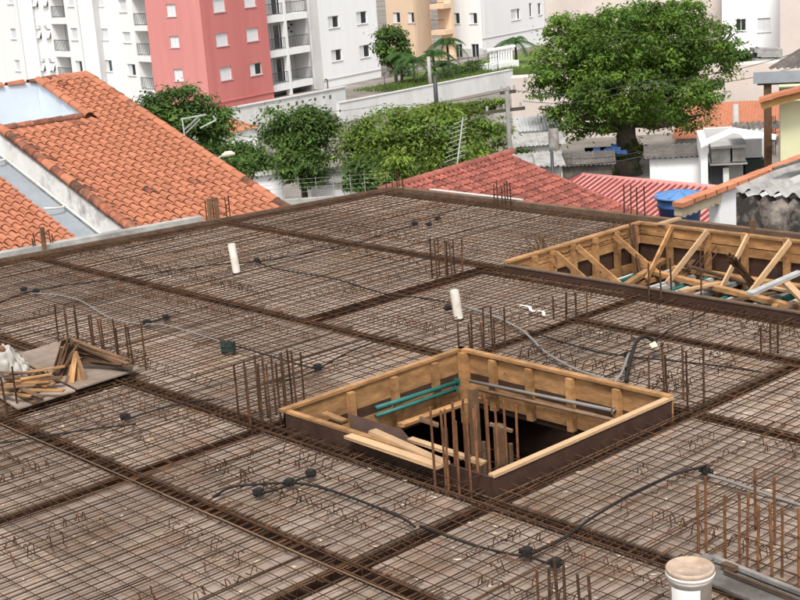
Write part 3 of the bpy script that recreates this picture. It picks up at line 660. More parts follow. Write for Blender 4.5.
# ================================================================== SURROUNDINGS
def tile_mesh(m, wd=.2, ln=.31):
    prof = [(-.10, .012), (-.07, 0), (-.036, .010), (-.018, .038), (.012, .062), (.045, .068), (.078, .056), (.1, .022)]
    mb = MB(); n = len(prof); k = wd/.2
    for (y, dz, f) in ((0, 0, .92), (ln, .032, 1.06)): mb.v += [Vector((x*k*f, y, z*k+dz)) for x, z in prof]
    mb.v += [Vector((x*k*1.06, ln, z*k+.032-.016)) for x, z in prof]
    mb.f = [(i, i+1, n+i+1, n+i) for i in range(n-1)] + [(n+i, n+i+1, 2*n+i+1, 2*n+i) for i in range(n-1)]
    return mb.mesh('roof_tile', m)
def cap_mesh(m, r=.1, ln=.4):
    mb = MB(); n = 9
    for y, f in ((0, .9), (ln, 1.08)): mb.v += [Vector((math.cos(math.pi*i/(n-1))*r*f, y, math.sin(math.pi*i/(n-1))*r*f*.85)) for i in range(n)]
    mb.v += [Vector((math.cos(math.pi*i/(n-1))*r*.9, ln, math.sin(math.pi*i/(n-1))*r*.72)) for i in range(n)]
    mb.f = [(i, i+1, n+i+1, n+i) for i in range(n-1)] + [(n+i, n+i+1, 2*n+i+1, 2*n+i) for i in range(n-1)]
    return mb.mesh('cap_tile', m)
TILE, TILED, CAP, CAPD, CAPM = tile_mesh('tile'), tile_mesh('tile_dirty'), cap_mesh('tile'), cap_mesh('tile_dirty'), cap_mesh('tile_mortar')
TILER = tile_mesh('tile_red', .17, .27)
def basis(u, d, n, p):
    return Matrix(((u.x, d.x, n.x, p.x), (u.y, d.y, n.y, p.y), (u.z, d.z, n.z, p.z), (0, 0, 0, 1)))
def tiles(root, P, u, d, cols, span, exp=.245, pitch=.2, meshes=(TILE, TILED), dirty=.05, dirt=None):
    """P top corner, u along ridge, d down the slope; span(i) = (start, end) metres down the slope"""
    n = u.cross(d).normalized()
    for i in range(cols):
        a, b = span(i); k = math.ceil(a/exp-1e-6)
        while (k+1)*exp <= b+.05:
            p = P+u*(i*pitch+pitch/2+U(-.006, .006))+d*(k*exp+U(-.006, .006))+n*U(.0, .003)
            pr = dirt(i, k) if dirt else dirty
            link('roof_tile', meshes[1] if rnd() < pr else meshes[0], root, basis(u, d, n, p) @ Matrix.Rotation(U(-.01, .01), 4, 'Z')); k += 1
def caps(root, a, b, up, meshes, ln=.34, jit=.03):
    a, b = Vector(a), Vector(b); d = (b-a).normalized(); u = d.cross(up).normalized(); n = u.cross(d); L = (b-a).length; t = 0
    while t < L-.1:
        link('cap_tile', random.choice(meshes), root, basis(u, d, n, a+d*t) @ Matrix.Rotation(U(-jit, jit), 4, 'Z')); t += ln

# ------------------------------------------------------------------ left neighbour house with clay roof
PT = .35; th = math.atan(PT); dS = Vector((0, -math.cos(th), -math.sin(th)))
def rz(y, off=0): return -.3+(y-20.58)*PT+off
XL, XR, XN, YE, Y2, Y1r = 12.33, 15.43, 14.33, 20.25, 25.3, 27.15
hs_ = thing('clay_roof_house', (13.9, 23.5, GZ), 'neighbouring house with orange clay tile roof and a pale blue roof recess', 'house')
LS = (Y1r-YE)/math.cos(th)
def spanL(i):
    x = XR-.1-i*.2
    return ((0 if x > XN else (Y1r-Y2)/math.cos(th)), LS)
tiles(hs_, Vector((XR-.03, Y1r, rz(Y1r, .02))), Vector((-1, 0, 0)), dS, 15, spanL, dirt=lambda i, k: .4 if i >= 14 else .012)
MB().prism([(XL+.03, YE+.05, rz(YE+.05)), (XR, YE+.05, rz(YE+.05)), (XR, Y1r, rz(Y1r)), (XN, Y1r, rz(Y1r)), (XN, Y2, rz(Y2)), (XL+.03, Y2, rz(Y2))], (0, 0, -.06)).build('roof_deck', 'tile_dirty', hs_)
up = Vector((0, 0, 1))
caps(hs_, (XL+.04, Y2-.02, rz(Y2)+.04), (XL+.04, YE, rz(YE)+.04), up, [CAP, CAPD, CAPD])
caps(hs_, (XR+.02, Y1r, rz(Y1r)+.04), (XR+.02, YE-.15, rz(YE-.15)+.04), up, [CAP, CAP, CAP, CAPD])
caps(hs_, (XN-.02, Y1r, rz(Y1r)+.05), (XN-.02, Y2-.1, rz(Y2-.1)+.05), up, [CAP, CAP, CAP, CAPM])
caps(hs_, (XN, Y1r+.03, rz(Y1r)+.02), (XR-.2, Y1r+.03, rz(Y1r)+.02), up, [CAPD, CAP])
caps(hs_, (9.6, Y1r+.06, rz(Y1r)+.0), (XN-.05, Y1r+.06, rz(Y1r)+.0), up, [CAPD, CAP], .5)
caps(hs_, (XL, Y2+.02, rz(Y2)-.01), (XN+.02, Y2+.02, rz(Y2)-.01), up, [CAPD])
MB().box((9.5, Y1r, -.4), (XN+.06, Y1r+.15, rz(Y1r)-.01)).build('recess_wall', 'blue_wall', hs_)
MB().prism([(XN-.06, Y2, .2), (XN-.06, Y1r-.01, .2), (XN-.06, Y1r-.01, rz(Y1r)-.005), (XN-.06, Y2, rz(Y2)-.005)], (.08, 0, 0)).build('recess_wall', 'blue_wall', hs_)
MB().box((9.5, Y2+.12, .0), (XN-.06, Y1r, .55)).build('recess_floor', 'zinc', hs_)
MB().box((XL-.02, Y2, .2), (XN-.07, Y2+.1, rz(Y2)-.06)).build('recess_wall', 'blue_wall', hs_)
MB().prism([(XL, YE+.2, GZ), (XL, Y2+.08, GZ), (XL, Y2+.08, rz(Y2)-.07), (XL, YE+.2, rz(YE+.2)-.07)], (3.0, 0, 0)).build('wall', 'white_stained', hs_)
MB().prism([(XN, Y2+.1, GZ), (XN, Y1r-.02, GZ), (XN, Y1r-.02, rz(Y1r)-.08), (XN, Y2+.1, rz(Y2)-.08)], (1.0, 0, 0)).build('wall', 'white_stained', hs_)
# lower roof and the zinc valley gutter between
lh = thing('lower_clay_roof_house', (10, 23, GZ), 'lower orange clay roof at the left edge beside a zinc valley gutter', 'house')
OFF = -.42
XLR = 11.72
tiles(lh, Vector((XLR, 26.4, rz(26.4, OFF+.04))), Vector((-1, 0, 0)), dS, 16, lambda i: (0, (26.4-20.1)/math.cos(th)), dirty=.006)
MB().prism([(8.4, 20.1, rz(20.1, OFF)), (XLR, 20.1, rz(20.1, OFF)), (XLR, 26.4, rz(26.4, OFF)), (8.4, 26.4, rz(26.4, OFF))], (0, 0, -.08)).build('roof_deck', 'tile_dirty', lh)
MB().box((8.4, 20.3, GZ), (XLR-.05, 26.3, -1.1)).build('wall', 'white_stained', lh)
g = MB().prism([(XLR+.002, 20.1, rz(20.1, OFF-.12)), (XL-.03, 20.1, rz(20.1, OFF-.12)), (XL-.03, 27, rz(27, OFF-.12)), (XLR+.002, 27, rz(27, OFF-.12))], (0, 0, -.03)).build('valley_gutter', 'zinc', lh)
dp = thing('gutter_pipe', (XL-.05, 24, 0), 'thin white pipe with elbows running down beside the zinc gutter', 'pipe')
ln = [(XL-.06, y, rz(y, OFF-.02)) for y in (26.8, 25, 23, 21.4, 20.4)]; MB().tube(ln, .022, 8).build('pipe', 'pvc', dp, True)
for y in (25.2, 23.1): MB().tube(spline([(XL-.06, y, rz(y, OFF-.02)), (XL-.1, y-.25, rz(y-.25, OFF)), (XL-.3, y-.32, rz(y-.3, OFF+.02)), (XL-.55, y-.3, rz(y-.3, OFF+.05))], 4), .02, 8).build('elbow', 'pvc', dp, True)
bw = thing('boundary_wall', (10.5, 20, GZ), 'grey rendered boundary wall top between the deck and the left roofs', 'wall')
MB().prism([(7.5, edgeY(7.5)+.12, GZ), (13.3, edgeY(13.3)+.12, GZ), (13.3, edgeY(13.3)+.3, GZ), (7.5, edgeY(7.5)+.3, GZ)], (0, 0, 8-.02)).build('wall', 'concrete', bw)
MB().prism([(7.5, edgeY(7.5)+.31, -.4), (12.9, edgeY(12.9)+.31, -.4), (12.9, edgeY(12.9)+.5, -.4), (7.5, edgeY(7.5)+.5, -.4)], (0, 0, .48)).build('coping', 'fibre_cement', bw)

# ------------------------------------------------------------------ red tiled roof behind the deck (turned 10 degrees)
a10 = math.radians(10); uR = Vector((-math.cos(a10), -math.sin(a10), 0)); t35 = math.atan(.35)
dR = Vector((math.sin(a10)*math.cos(t35), -math.cos(a10)*math.cos(t35), -math.sin(t35)))
Rr = Vector((21.75, 20.72, -.33)); nR = uR.cross(dR)
rh = thing('red_tile_house', (20, 18.5, GZ), 'house with weathered red tiled roof right behind the far deck edge', 'house')
tiles(rh, Rr, uR, dR, 26, lambda i: (0, 4.2), exp=.21, pitch=.17, meshes=(TILER, TILER))
MB().prism([Rr-nR*.02, Rr+uR*4.4-nR*.02, Rr+uR*4.4+dR*4.3-nR*.02, Rr+dR*4.3-nR*.02], (0, 0, -.08)).build('roof_deck', 'roof_dark', rh)
caps(rh, Rr+uR*4.5+Vector((0, 0, .03)), Rr+Vector((0, 0, .03))-uR*.1, up, [cap_mesh('tile_red', .1)])
caps(rh, Rr-uR*.02+Vector((0, 0, .03)), Rr-uR*.02+dR*4.2+Vector((0, 0, .03)), up, [cap_mesh('tile_red', .06)])
b0 = Rr-uR*.0+dR*.3; MB().prism([Vector((b0.x, b0.y, GZ)), Vector((b0.x, b0.y, GZ))+uR*4.3, Vector((b0.x, b0.y, GZ))+uR*4.3+Vector((dR.x, dR.y, 0))*3.3, Vector((b0.x, b0.y, GZ))+Vector((dR.x, dR.y, 0))*3.3], (0, 0, 8-2.0)).build('wall', 'beige_paint', rh)

# ------------------------------------------------------------------ striped red metal roof
RX, RZ_ = 30.3, -2.62
mh = thing('striped_roof_house', (28.8, 22, GZ), 'low house with bright red ribbed roof and pink ridge cap', 'house')
def ribbed(root, name, P, u, d, L, Wd, pitch, amp, m, rows=2):
    n = u.cross(d).normalized(); n = n if n.z > 0 else -n; mb = MB(); k = int(Wd/pitch*8)
    for j in range(rows+1):
        for i in range(k+1):
            s = Wd*i/k; ph = (s/pitch) % 1; mb.v.append(P+u*s+d*(L*j/rows)+n*(amp*(.5+.5*math.cos(2*math.pi*ph))))
    for j in range(rows):
        for i in range(k): a = j*(k+1)+i; mb.f.append((a, a+1, a+k+2, a+k+1))
    return mb.build(name, m, root, True)
dM = Vector((-math.cos(.29), 0, -math.sin(.29)))
for i in range(7): ribbed(mh, 'roof_panel', Vector((RX, 25.7-i*1.0, RZ_+.012*(i % 2))), Vector((0, -1, 0)), dM, 2.0, 1.02, .2, .13, 'metal_red')
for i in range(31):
    y = 25.7-i*.2; p0 = Vector((RX-.05, y, RZ_+.13)); MB().beam(p0, p0+dM*1.95, .075, .03).build('crest_highlight', 'cap_highlight_pink', mh)  # pale strip on each crest, its highlight put into the colour
MB().tube([(RX, 25.8, RZ_+.08), (RX, 19.5, RZ_+.08)], .09, 8).build('ridge_cap', 'cap_highlight_pink', mh, True)
MB().tube([(RX, 25.8, RZ_+.08), Vector((RX, 25.8, RZ_))+dM*2.0+Vector((0, .6, .05))], .08, 8).build('hip_cap', 'metal_red', mh, True)
MB().prism([(RX-1.75, 25.4, GZ), (RX-.1, 25.4, GZ), (RX-.1, 19.6, GZ), (RX-1.75, 19.6, GZ)], (0, 0, 8-3.3)).build('wall', 'white_paint', mh)
e = Vector((RX, 0, RZ_))+dM*2.02
MB().box((e.x-.1, 19.6, e.z-.12), (e.x+.03, 25.7, e.z+.0)).build('gutter', 'white_stained', mh)
MB().prism([(RX+.05, 25.8, RZ_), (RX+.05, 19.6, RZ_), (RX+2.4, 19.6, RZ_-.8), (RX+2.4, 25.8, RZ_-.8)], (0, 0, -.05)).build('rear_slope', 'metal_red', mh)

# ------------------------------------------------------------------ blue water tank
tc = Vector((22.6, 16.75, 0)); q0 = hit(680, 222, tc, Vector((FW.x, FW.y, 0))); tb = Vector((q0.x, q0.y, -1.9))
tk = thing('water_tank', tb, 'round blue water tank with ribbed lid beside the white gable', 'water tank')
zt = hit(660, 197, tb, Vector((FW.x, FW.y, 0))).z
hh = zt-tb.z
MB().lathe(tb, [(.36, 0), (.43, hh*.75), (.455, hh*.76), (.455, hh*.8), (.44, hh*.81), (.47, hh*.98)], 28).build('tank_body', 'tank_blue', tk, True)
MB().lathe(tb, [(.51, hh*.97), (.52, hh), (.50, hh+.02), (.18, hh+.10), (.05, hh+.11)], 28).build('tank_lid', 'tank_lid', tk, True)
for k in range(8):
    a = k*math.pi/4+.2; MB().beam(tb+Vector((math.cos(a)*.1, math.sin(a)*.1, hh+.11)), tb+Vector((math.cos(a)*.5, math.sin(a)*.5, hh+.03)), .04, .025).build('lid_rib', 'tank_lid', tk)
MB().box((tb.x-.6, tb.y-.6, GZ), (tb.x+.6, tb.y+.6, -1.9)).build('tank_base', 'concrete', tk)

# ------------------------------------------------------------------ white gable house with terracotta verge
gy = 13.0
def py_(px, py): return hit(px, py, (0, gy, 0), Vector((0, 1, 0)))
v0, v1 = py_(678, 206), py_(815, 154); wc = py_(719, 200); dv = (v1-v0).normalized()
gh = thing('white_gable_house', (wc.x, gy, GZ), 'white gabled house wall with terracotta verge tiles at the right', 'house')
def vline(x): return v0+dv*((x-v0.x)/dv.x)
wp = [Vector((wc.x, gy, GZ)), Vector((v1.x, gy, GZ)), vline(v1.x)-Vector((0, 0, .07)), vline(wc.x)-Vector((0, 0, .07))]
MB().prism(wp, (0, .2, 0)).build('wall', 'white_cool', gh)
L = (v1-v0).length
n_v = Vector((-dv.z, 0, dv.x)); k = 0; tt = 0
while tt < L:
    p = v0+dv*tt; s = .3
    MB().boxm(basis(dv, Vector((0, 1, 0)), n_v, p+dv*(s/2)+n_v*(.02+.006*(k % 2))), (s+.02, .2, .075)).build('verge_tile', 'terracotta_cap', gh); tt += s; k += 1
so0 = vline(wc.x)
mb = MB(); nn = 40
for i in range(nn+1):
    x = v0.x+.03+(wc.x-v0.x-.03)*i/nn; q_ = vline(x); hgt = .17+.035*abs(math.sin(i*math.pi*7/nn))
    mb.v += [q_-n_v*.03+Vector((0, -.07, 0)), q_-Vector((0, 0, hgt))+Vector((0, -.05, 0)), q_-n_v*.03+Vector((0, .1, 0)), q_-Vector((0, 0, hgt))+Vector((0, .1, 0))]
for i in range(nn):
    a = 4*i; b = a+4; mb.f += [(a, b, b+1, a+1), (a+1, b+1, b+3, a+3), (a+2, a+3, b+3, b+2)]
mb.f += [(0, 1, 3, 2), (4*nn, 4*nn+2, 4*nn+3, 4*nn+1)]
mb.build('soffit', 'soffit', gh)

# mouldy wall with corrugated roof
mx_ = 16.85
def px_(px, py): return hit(px, py, (mx_, 0, 0), Vector((1, 0, 0)))
c0 = px_(736, 192); ml = thing('mouldy_shed', (mx_, c0.y-2, GZ), 'mould blackened rendered shed wall under a grey corrugated roof', 'shed')
mb = MB(); nw = 64; ztop = c0.z
ys = [c0.y-6.0*i/nw for i in range(nw+1)]
def wv(y): return .055*math.cos((c0.y-y)/.24*2*math.pi)
mb.v = [Vector((mx_, y, GZ)) for y in ys]+[Vector((mx_, y, ztop-.07+wv(y))) for y in ys]
mb.f = [(i, i+1, nw+2+i, nw+1+i) for i in range(nw)]; b = len(mb.v)
mb.v += [v+Vector((.18, 0, 0)) for v in mb.v[:b]]; mb.f += [(b+i, b+nw+1+i, b+nw+2+i, b+i+1) for i in range(nw)] + [(nw+1+i, nw+2+i, b+nw+2+i, b+nw+1+i) for i in range(nw)] + [(0, nw+1, b+nw+1, b)]
mb.build('wall', 'mould_wall', ml)
for i in range(6):
    P = Vector((mx_-.02, c0.y-.0-i*.96, ztop-.01+.004*(i % 2)))
    ribbed(ml, 'corrugated_sheet', P, Vector((0, -1, 0)), Vector((.985, 0, .02+.055)).normalized(), 1.9, 1.0, .24, .085, 'fibre_cement')
MB().box((mx_+.2, c0.y-5.9, GZ), (mx_+1.85, c0.y-.15, ztop-.2)).build('wall', 'concrete', ml)
for k in range(2):
    MB().beam((mx_+.5+.25*k, c0.y-.3, ztop+.28), (mx_+2.4+.2*k, c0.y-.9+.1*k, ztop+.5), .06, .03).build('loose_batten', 'roof_dark', ml)
st = at(753, 229, .13); o = MB().beam(st-Vector((0, 0, .4)), st+Vector((0, 0, .13)), .06, .06, (1, 0, 0)).build('timber_stake', 'timber_old', None, False, st); tag(o, 'dark stake standing on the pit edge before the mouldy wall', 'stake')

# ------------------------------------------------------------------ generic distant buildings
def facing(O, az):
    u = Vector((math.cos(math.radians(az)), math.sin(math.radians(az)), 0)); n = Vector((-u.y, u.x, 0))
    if n.dot(EYE-O) < 0: n = -n
    return u, n
class Facade:
    def __init__(s, O, az): s.O = Vector(O); s.u, s.n = facing(s.O, az)
    def sz(s, px, py):
        p = hit(px, py, s.O, s.n); return (p-s.O).dot(s.u), p.z
    def pt(s, a, z, dep=0.): return Vector((s.O.x, s.O.y, 0))+s.u*a+Vector((0, 0, z))-s.n*dep
    def rect(s, x0, x1, y0, y1):
        xm, ym = (x0+x1)/2, (y0+y1)/2
        a, b = s.sz(x0, ym)[0], s.sz(x1, ym)[0]; c, d = s.sz(xm, y1)[1], s.sz(xm, y0)[1]
        return (min(a, b), max(a, b), c, d)
    def wall(s, root, a0, a1, z0, z1, holes, m, dep=.16, name='wall'):
        a0, a1 = min(a0, a1), max(a0, a1)
        S = sorted({a0, a1, *[min(max(v, a0), a1) for h in holes for v in h[:2]]}); Z = sorted({z0, z1, *[min(max(v, z0), z1) for h in holes for v in h[2:4]]})
        mb = MB()
        for i in range(len(S)-1):
            for j in range(len(Z)-1):
                sm, zm = (S[i]+S[i+1])/2, (Z[j]+Z[j+1])/2
                if any(h[0] < sm < h[1] and h[2] < zm < h[3] for h in holes): continue
                mb.add([s.pt(S[i], Z[j]), s.pt(S[i+1], Z[j]), s.pt(S[i+1], Z[j+1]), s.pt(S[i], Z[j+1])], [(0, 1, 2, 3)])
        for h in holes:
            dd = h[4] if len(h) > 4 else dep; A, B, C_, D = [(h[0], h[2]), (h[1], h[2]), (h[1], h[3]), (h[0], h[3])]
            for p, q_ in ((A, B), (B, C_), (C_, D), (D, A)):
                mb.add([s.pt(*p), s.pt(*q_), s.pt(*q_, dd), s.pt(*p, dd)], [(0, 1, 2, 3)])
        return mb.build(name, m, root)
    def panel(s, mb, a0, a1, z0, z1, d0, d1):
        return mb.prism([s.pt(a0, z0, d0), s.pt(a1, z0, d0), s.pt(a1, z1, d0), s.pt(a0, z1, d0)], -s.n*(d1-d0))
    def window(s, root, h, style=0, sill=True):
        a0, a1, z0, z1 = h[:4]; mid = (a0+a1)/2; fl = s.u.dot(RT) < 0
        t = .05; f = MB(); s.panel(f, a0, a0+t, z0, z1, .08, .16); s.panel(f, a1-t, a1, z0, z1, .08, .16); s.panel(f, a0+t, a1-t, z1-t, z1, .08, .16); s.panel(f, a0+t, a1-t, z0, z0+t, .08, .16)
        w = f.build('window', 'shutter', root)
        g_ = MB(); s.panel(g_, a0+t, a1-t, z0+t, z1-t, .13, .15); g_.build('pane', 'glass_dark' if style in (1, 2, 3) else 'recess', w)
        lo, hi = (a0+t, mid-.01), (mid+.01, a1-t)
        if fl: lo, hi = hi, lo
        if style == 0:
            for q_ in (lo, hi):
                p = MB(); s.panel(p, *q_, z0+t+.01, z1-t-.01, .10, .125); p.build('shutter', 'shutter', w)
        elif style == 1:
            p = MB(); s.panel(p, *lo, z0+t+.01, z1-t-.01, .10, .125); p.build('shutter', 'shutter', w)
        elif style == 2:
            p = MB(); s.panel(p, mid-.03, mid+.03, z0+t, z1-t, .10, .128); p.build('mullion', 'shutter', w)
        elif style == 3:   # tilted-out sashes
            for q_ in (lo, hi):
                p = MB(); p.prism([s.pt(q_[0]+.04, z1-.1, .06), s.pt(q_[1]-.04, z1-.1, .06), s.pt(q_[1]-.04, z0+.12, -.22), s.pt(q_[0]+.04, z0+.12, -.22)], -s.n*.03); p.build('sash', 'shutter', w)
        if sill: p = MB(); s.panel(p, a0-.06, a1+.06, z0-.06, z0-.002, -.06, .02); p.build('sill', 'grey_paint', w)
    def balcony(s, root, h, back='recess', rail_h=1.05, door=True, out=0.0):
        a0, a1, z0, z1, dp_ = h; b = MB(); s.panel(b, a0, a1, z0, z1, dp_-.05, dp_); b.build('balcony_wall', back, root)
        if door:
            d_ = MB(); w_ = (a1-a0); s.panel(d_, a0+w_*.12, a0+w_*.55, z0+.03, z1-.35, dp_-.09, dp_-.055); dd = d_.build('balcony_door', 'glass_dark', root)
            d2 = MB(); s.panel(d2, a0+w_*.32, a0+w_*.35, z0+.03, z1-.35, dp_-.11, dp_-.092); d2.build('mullion', 'shutter', dd)
        r = MB(); zz = z0+rail_h
        r.tube([s.pt(a0+.02, zz, -out+.05), s.pt(a1-.02, zz, -out+.05)], .03, 5); r.tube([s.pt(a0+.02, z0+.12, -out+.05), s.pt(a1-.02, z0+.12, -out+.05)], .025, 5)
        rl = r.build('railing', 'rail', root); n = max(3, int((a1-a0)/.22))
        for i in range(n+1):
            a = a0+.04+(a1-a0-.08)*i/n; MB().tube([s.pt(a, z0, -out+.05), s.pt(a, zz, -out+.05)], .022, 4).build('baluster', 'rail', rl)
def core(root, F, a0, a1, z0, z1, d0, d1, m, name='core'):
    mb = MB(); F.panel(mb, min(a0, a1), max(a0, a1), z0, z1, d0, d1); return mb.build(name, m, root)
ZTOP = 9.

# white apartment block, far left: three stepped volumes
C3 = at(168, 108, GZ); wb1 = thing('white_apartment_block', C3, 'white apartment block at the far left with dark balconies in stepped facades', 'building')
F3 = Facade(C3, 85); F2 = Facade(C3+F3.n*2.0, 85); F1 = Facade(C3+F3.n*3.6, 85)
def dress(F, root, aL, aR, z0, wins, bals, m, dp_=1.3):
    hw = [F.rect(*w[:4]) for w in wins]; hb = [F.rect(*b)+(dp_,) for b in bals]
    F.wall(root, aL, aR, z0, ZTOP, hw+hb, m)
    for h, w in zip(hw, wins): F.window(root, h, w[4] if len(w) > 4 else 0)
    for h in hb: F.balcony(root, h)
    core(root, F, aL, aR, z0, ZTOP-.05, 1.4, 9, m)
a3R, a3L = F3.sz(164, 50)[0], F3.sz(97, 50)[0]; a2R, a2L = F2.sz(83.5, 50)[0], F2.sz(33, 50)[0]; a1R, a1L = F1.sz(24, 50)[0], F1.sz(-25, 50)[0]
FL = F3.rect(123, 130.5, 32, 42.5)[2]-F3.rect(127.5, 135.5, 64, 75.5)[2]
dress(F3, wb1, a3L, a3R, GZ, [(100.5, 108, 28.5, 40), (104.5, 112, 60, 71.5, 1), (97, 103.5, -3, 6.5), (123, 130.5, 32, 42.5), (127.5, 135.5, 64, 75.5, 1), (119, 126.5, 0, 12), (154, 162, 36, 46, 3), (158, 165.5, 68, 79.5, 3), (150, 157.5, 4, 14.5, 3)],
      [(136, 153, 31, 56), (140, 156, 62, 90), (132.5, 149.5, -2, 26)], 'white_paint')
dress(F2, wb1, a2L, a2R, GZ, [(35, 41.5, 29, 39, 3), (46.5, 51, 29, 39, 3), (40, 45.5, 61.5, 71.5, 3), (50, 55.5, 62, 71.5, 3), (33.5, 38, -3, 7.5, 3), (43, 48, -3, 7, 3), (71, 77.5, 28, 40), (75.5, 82.3, 61, 72.5, 1), (67.5, 73.5, -4, 6.5)],
      [(53, 68.5, 24, 51.5), (57.5, 72, 57, 79), (50, 64, -6, 18)], 'white_paint')
dress(F1, wb1, a1L, a1R, GZ, [(7, 13, -5, 4), (10.5, 16, 28.5, 39), (15, 20, 60, 71)], [], 'white_paint')
for F, a, d in ((F2, a2R, 2.0), (F1, a1R, 1.6)):
    mb = MB(); mb.prism([F.pt(a, GZ), F.pt(a, ZTOP), F.pt(a, ZTOP, d+.3), F.pt(a, GZ, d+.3)], F.u*.2*(1 if (F.pt(1, 0)-F.pt(0, 0)).dot(RT) < 0 else -1)); mb.build('side_wall', 'white_paint', wb1)
for x, y in ((38.5, 25), (44.5, 25), (43, 58), (49, 58)):
    h = F2.rect(x, x+2.4, y, y+2.4); mb = MB(); F2.panel(mb, *h, -.08, .0); mb.build('vent_cowl', 'grey_paint', wb1)
for x, y in ((158.5, 31.5), (162, 63), (155, 0)):
    h = F3.rect(x, x+2.6, y, y+2.4); mb = MB(); F3.panel(mb, *h, -.08, .0); mb.build('vent_cowl', 'grey_paint', wb1)

# red apartment block: pink side has sunlight put into its colour, red front meets it
CR = far(211, 113, 113); rb = thing('red_apartment_block', CR, 'red apartment block with sunlight coloured into its pink side and small white windows', 'building')
FP = Facade(CR, 104); FR = Facade(CR, 14)
wp_ = [(166.5, 175.5, 4, 16.5), (170, 179, 36, 47.5), (174, 183, 69, 81)]
hp = [FP.rect(*w) for w in wp_]; aP = FP.sz(150, 50)[0]
FP.wall(rb, 0, aP, GZ, ZTOP, hp, 'red_paint_sunlit')
for i, h in enumerate(hp): FP.window(rb, h, 0)
wr = [(213, 225, -2, 12), (216, 228, 33, 46), (220, 232, 67, 80), (244, 255.5, -6, 7), (246.5, 258.5, 28, 41), (250, 262, 63, 75, 1)]
hr = [FR.rect(*w[:4]) for w in wr]; aR_ = FR.sz(269, 40)[0]
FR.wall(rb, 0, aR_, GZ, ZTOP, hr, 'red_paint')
for h, w in zip(hr, wr): FR.window(rb, h, w[4] if len(w) > 4 else 0)
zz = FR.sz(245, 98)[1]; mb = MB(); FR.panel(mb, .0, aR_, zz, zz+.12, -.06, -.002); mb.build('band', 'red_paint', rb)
mb = MB(); sgnP = 1 if aP > 0 else -1
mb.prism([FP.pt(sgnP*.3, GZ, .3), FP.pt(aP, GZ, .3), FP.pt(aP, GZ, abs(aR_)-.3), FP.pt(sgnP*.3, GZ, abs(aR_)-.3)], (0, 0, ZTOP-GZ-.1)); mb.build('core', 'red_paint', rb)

# white block with corner balconies
CW = far(385, 97, 134); w2 = thing('white_corner_block', CW, 'white apartment block with corner balconies right of the red block', 'building')
FW2 = Facade(CW, 14); aW = FW2.sz(321, 50)[0]; aWr = FW2.sz(379.5, 50)[0]
ww = [(328, 339, 16, 28, 1), (356.5, 367, 11.5, 24, 1), (331.5, 342, 49.5, 61, 1), (359.5, 370, 45, 57.5, 1), (362, 373, 84, 95, 2)]
hw = [FW2.rect(*w[:4]) for w in ww]; FW2.wall(w2, aW, aWr, GZ-1, ZTOP, hw, 'white_cool')
for h, w in zip(hw, ww): FW2.window(w2, h, w[4])
core(w2, FW2, aW, aWr, GZ-1, ZTOP-.05, .3, 9, 'white_cool')
zz = FW2.sz(350, 76)[1]; mb = MB(); FW2.panel(mb, aW, aWr, zz, zz+.1, -.05, -.002); mb.build('band', 'grey_paint', w2)
# balcony bay, set back beside its left flank
FB = Facade(FW2.pt(aW, 0, .9), 14); b0, b1 = FB.sz(266, 60)[0], FB.sz(309, 60)[0]
core(w2, FB, b0-.4, b1+.6, GZ-2, ZTOP-.05, 1.6, 9, 'grey_paint', 'bay_core')
mb = MB(); mb.prism([FW2.pt(aW, GZ), FW2.pt(aW, ZTOP), FW2.pt(aW, ZTOP, .9), FW2.pt(aW, GZ, .9)], -FW2.u*.06); mb.build('side_wall', 'grey_paint', w2)
mb = MB(); FB.panel(mb, b1, b1+.25, GZ, ZTOP, -.02, 1.6); mb.build('side_pier', 'grey_paint', w2)
for y0, y1 in ((48, 54.5), (82, 88.5), (13.5, 20), (112, 118)):
    h = FB.rect(272, 309, y0, y1); mb = MB(); FB.panel(mb, b0-.5, b1, h[2], h[3], -.25, 1.6); mb.build('balcony_slab', 'white_paint', w2)
am = FB.sz(285.5, 50)[0]; mb = MB(); FB.panel(mb, am-.16, am+.16, GZ, ZTOP, -.28, .2); mb.build('column', 'white_paint', w2)
for y1 in (48, 82, 13.5):
    z0 = FB.rect(272, 309, y1-2, y1)[2]
    for A, B in ((b0-.3, am-.17), (am+.17, b1-.02)): FB.balcony(w2, (A, B, z0+.01, z0+2.35, 1.6), 'recess', 1.0, True, .25)
for k in range(4):
    h = FB.rect(301+.9*(k % 2)*3, 302.2+.9*(k % 2)*3, 20+k*3.4, 21.6+k*3.4); mb = MB(); FB.panel(mb, *h, 1.4, 1.54); mb.build('vent_block', 'glass_dark', w2)
tp = thing('stand_pipe', FW2.pt(aW+.2, GZ, -.6), 'thin black pipe with bent top at the foot of the white block', 'pipe')
b = FW2.pt(FW2.sz(325, 85)[0], FW2.sz(325, 92)[1], -.3); MB().tube(spline([b, b+Vector((0, 0, 1)), b-FW2.u*.15+Vector((0, 0, 1.15)), b-FW2.u*.35+Vector((0, 0, 1.15))], 4), .05, 6).build('pipe', 'rail', tp)

